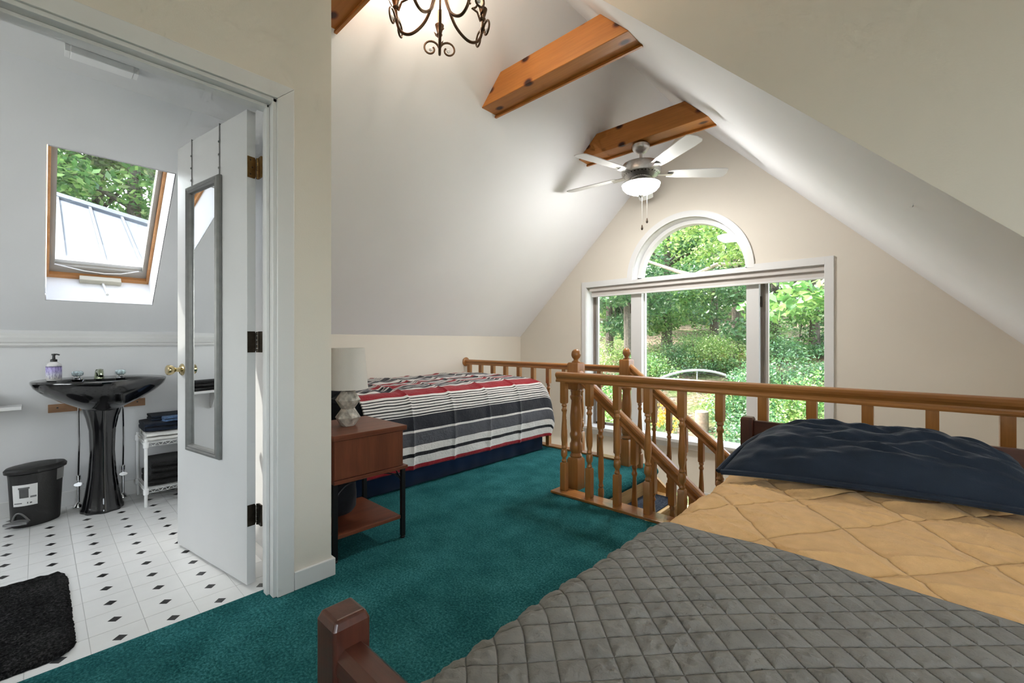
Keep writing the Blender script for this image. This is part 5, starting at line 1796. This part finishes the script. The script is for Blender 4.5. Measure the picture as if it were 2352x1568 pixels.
SHR = [(1500, 17.5, 1.3, 1.15, L_MID, 'bright green shrub low at the left of the middle pane'), (1560, 19.0, 1.4, 1.0, L_DARK, 'shrub behind the pale arch in the middle pane'),
       (1640, 18.5, 1.4, 1.3, L_YEL, 'pale shrub right of the middle pane centre'), (1690, 12.0, 1.2, 1.6, L_DARK, 'dark shrub beside the right mullion'),
       (1716, 9.8, .75, 1.35, L_DARK, 'small leafed shrub just outside the middle pane'), (1800, 13.5, 1.7, 1.9, L_DARK, 'large dark shrub in the right pane'),
       (1860, 11.5, 1.3, 1.4, L_MID, 'green shrub low at the right pane'), (1790, 10.5, 1.1, 1.1, L_YEL, 'sunlit shrub low in the right pane'),
       (1420, 14.5, 1.5, 1.1, L_MID, 'shrub low in the left pane'), (1380, 13.0, 1.3, .9, L_YEL, 'sunny shrub at the left casing'),
       (1450, 20, 1.8, 1.1, L_YEL, 'pale undergrowth further up the slope on the left'), (1600, 21, 2.0, 1.2, L_MID, 'undergrowth further up the slope in the middle'), (1740, 19, 2.0, 1.6, L_MID, 'undergrowth further up the slope on the right')]
for px, dist, rx, rz, mt_, lb_ in SHR:
    x, y = gpt(px, dist)
    bush(x, y, rx, rz, 4200, .09 if dist > 11 else .07, mt_, lb_)

for k in range(22):
    px = 1365 + 545 * ((k * 7) % 22) / 21
    dist = (11.2, 13.2, 15.6, 18.0)[k % 4] + RNG.uniform(-.5, .5)
    if (1485 < px < 1665 and dist < 17) or (px > 1485 and dist < 12):
        continue
    x, y = gpt(px, dist)
    bush(x, y, RNG.uniform(.8, 1.3), RNG.uniform(.45, .95), 2600, .085, (L_MID, L_DARK, L_DARK, L_YEL)[(k * 3) % 4], 'low leafy undergrowth bush on the wooded slope outside the window', name='undergrowth_bush', group='undergrowth on the wooded slope')
# tree stump
def on_ground(px, py):
    d = FW + RT * ((px - 1176) / F_PX) + Vector((0, 0, (785 - py) / F_PX))
    t = 5.0
    while t < 60:
        p = Vector((0, 0, H)) + d * t
        if p.z < ground_z(p.x, p.y):
            return p, t
        t += .05
    return p, t
p, t = on_ground(1612, 990)
rs_ = 14.5 * t / F_PX
hs = 46 * t / F_PX
st = thing('tree_stump', (p.x, p.y, p.z - .05), 'sawn pale tree stump on the bank below the window', 'stump')
MB().lathe(p.x, p.y, [(rs_ * 1.12, p.z - .05), (rs_ * 1.03, p.z + hs * .3), (rs_, p.z + hs - .02)], 20, cap=False).build('bark_side', plain('stump_bark', (0.36, 0.26, 0.19), .9, vary=.25, vscale=12), st)
MB().lathe(p.x, p.y, [(rs_, p.z + hs - .02), (rs_ * .98, p.z + hs), (0, p.z + hs + .002)], 20, cap=False).build('sawn_top', plain('sawn_wood', (0.80, 0.68, 0.54), .8), st)

# orange day lilies: one clump each
M_PETAL = plain('lily_orange', (0.90, 0.36, 0.03), .6, vary=.2, vscale=30)
LIL = [(1516, 966), (1530, 985), (1541, 960), (1524, 950), (1548, 990), (1510, 980)]
for k, (px, py) in enumerate(LIL):
    p, t = on_ground(px, py + 38)
    lt = thing('day_lily', (p.x, p.y, p.z), 'orange day lily clump below the big window, seen between the balusters', 'flower', 'orange day lilies')
    blades = MB()
    for j in range(16):
        a = RNG.uniform(0, 2 * PI); ln = RNG.uniform(.25, .45)
        c, s_ = math.cos(a), math.sin(a)
        w = .012
        blades.add([(p.x - s_ * w, p.y + c * w, p.z), (p.x + s_ * w, p.y - c * w, p.z), (p.x + c * ln * .4 + s_ * w, p.y + s_ * ln * .4 - c * w, p.z + ln * .8), (p.x + c * ln * .4 - s_ * w, p.y + s_ * ln * .4 + c * w, p.z + ln * .8), (p.x + c * ln * .8, p.y + s_ * ln * .8, p.z + ln * .75)], [(0, 1, 2, 3), (3, 2, 4)])
    blades.build('leaves', L_MID, lt)
    for j in range(9):
        a = RNG.uniform(0, 2 * PI); rr = RNG.uniform(.03, .24); hh = RNG.uniform(.38, .72)
        bx, by = p.x + rr * math.cos(a), p.y + rr * math.sin(a)
        stm = MB().tube([(p.x, p.y, p.z), (bx, by, p.z + hh)], .006, 5).build('flower_stalk', M_FOB if False else plain('stalk_green', (.12, .25, .06), .8), lt)
        fl2 = MB()
        tilt = Vector((RNG.uniform(-.6, .6), RNG.uniform(-1.0, .1), .7)).normalized()
        u_ = tilt.orthogonal().normalized(); w_ = tilt.cross(u_)
        c0 = Vector((bx, by, p.z + hh))
        for q_ in range(6):
            b_ = 2 * PI * q_ / 6
            dr = u_ * math.cos(b_) + w_ * math.sin(b_)
            sd = tilt.cross(dr)
            fl2.add([c0, c0 + tilt * .05 + dr * .035 + sd * .016, c0 + tilt * .06 + dr * .085, c0 + tilt * .05 + dr * .035 - sd * .016], [(0, 1, 2, 3)])
        fl2.build('flower', M_PETAL, stm)

# pale arch of unidentified kind standing in the yard
pa, ta_ = on_ground(1600, 905)
x0_, y0_ = gpt(1490, ta_); x1_, y1_ = gpt(1712, ta_)
def arch_pt(f, dz=0.0):
    base = ground_z(x0_ + (x1_ - x0_) * f, y0_ + (y1_ - y0_) * f)
    zt = H + (785 - (884 - 34 * math.sin(PI * f) ** .8 - 0)) / F_PX * ta_
    return (x0_ + (x1_ - x0_) * f, y0_ + (y1_ - y0_) * f, zt + dz)
ar = thing('pale_arch', (x0_, y0_, ground_z(x0_, y0_)), 'pale gray unidentified arch beyond the middle pane', 'rail')
M_GREYW = plain('weathered_grey', (0.50, 0.52, 0.56), .6, vary=.15)
MB().tube([arch_pt(k / 16) for k in range(17)], .045, 8).build('arch_bar', M_GREYW, ar)
MB().tube([arch_pt(k / 16, -.10) for k in range(17)], .016, 6).build('lower_bar', M_BLACK, ar)
for f in (0.02, .5, .98):
    q_ = arch_pt(f)
    MB().tube([(q_[0], q_[1], ground_z(q_[0], q_[1]) - .05), q_], .02, 6).build('arch_post', M_GREYW, ar)

# metal roof of the wing beyond the skylight, with standing seams
M_ROOF = plain('metal_roof', (0.115, 0.13, 0.15), .6, .0, vary=.08, vscale=3)
wing = thing('wing_roof', (-6.4, .6, -2.6), 'gray standing seam metal roof seen through the skylight', 'roof')
def rz(x): return 2.79 - .5 * (x + 7.62)
hx0, hy0, hx1, hy1 = -7.62 - .59 * 2.2, .16 - .77 * 2.2, -7.62 + .59 * 3.2, .16 + .77 * 3.2
xe = -5.0
rf = MB()
rf.add([(hx0, hy0, rz(hx0)), (hx1, hy1, rz(hx1)), (xe, hy1 + .6, rz(xe)), (xe, hy0, rz(xe)), (hx0, hy0, rz(hx0) - .06), (hx1, hy1, rz(hx1) - .06), (xe, hy1 + .6, rz(xe) - .06), (xe, hy0, rz(xe) - .06)],
       [(0, 3, 2, 1), (4, 5, 6, 7), (0, 1, 5, 4), (1, 2, 6, 5), (2, 3, 7, 6), (3, 0, 4, 7)])
rf.build('roof_panel', M_ROOF, wing)
for k in range(-5, 8):
    y = .16 + .27 * k
    f = (y - hy0) / (hy1 - hy0)
    if f < 0 or f > 1:
        continue
    xh = hx0 + (hx1 - hx0) * f
    MB().hexa([(xh, y - .012, rz(xh)), (xe, y - .012, rz(xe)), (xe, y + .012, rz(xe)), (xh, y + .012, rz(xh)), (xh, y - .012, rz(xh) + .03), (xe, y - .012, rz(xe) + .03), (xe, y + .012, rz(xe) + .03), (xh, y + .012, rz(xh) + .03)]).build('standing_seam', M_ROOF, wing)
MB().tube([(hx0, hy0, rz(hx0) + .02), (hx1, hy1, rz(hx1) + .02)], .05, 6).build('hip_cap', M_ROOF, wing)
B(-8.5, xe - .15, hy0 + .1, hy1 - .2, -2.75, .9).build('wing_wall', M_CREAM, wing)
for k, (dx, yy, hh, mt_) in enumerate(((-13, -1.2, 12, L_MID), (-12.5, 1.4, 11, L_MID), (-15, .2, 14, L_YEL), (-14, 3.6, 13, L_DARK), (-18, -3.5, 14, L_DARK), (-19, 2.2, 15, L_MID), (-21, -.6, 16, L_DARK), (-17, 1.2, 14, L_DARK))):
    tree(dx, yy, hh, .22, (1.6, hh - 2.5), 2.9, 30, 26000, .16, mt_, ['leafy tree at the left of the skylight view', 'leafy tree right of centre in the skylight view', 'pale green tree in the middle of the skylight view', 'dark tree at the right of the skylight view', 'far dark tree at the left of the skylight view', 'far green tree behind the skylight trees', 'tallest far tree at the centre of the skylight view', 'dark tree close behind the pale skylight tree'][k], group='trees above the metal roof')
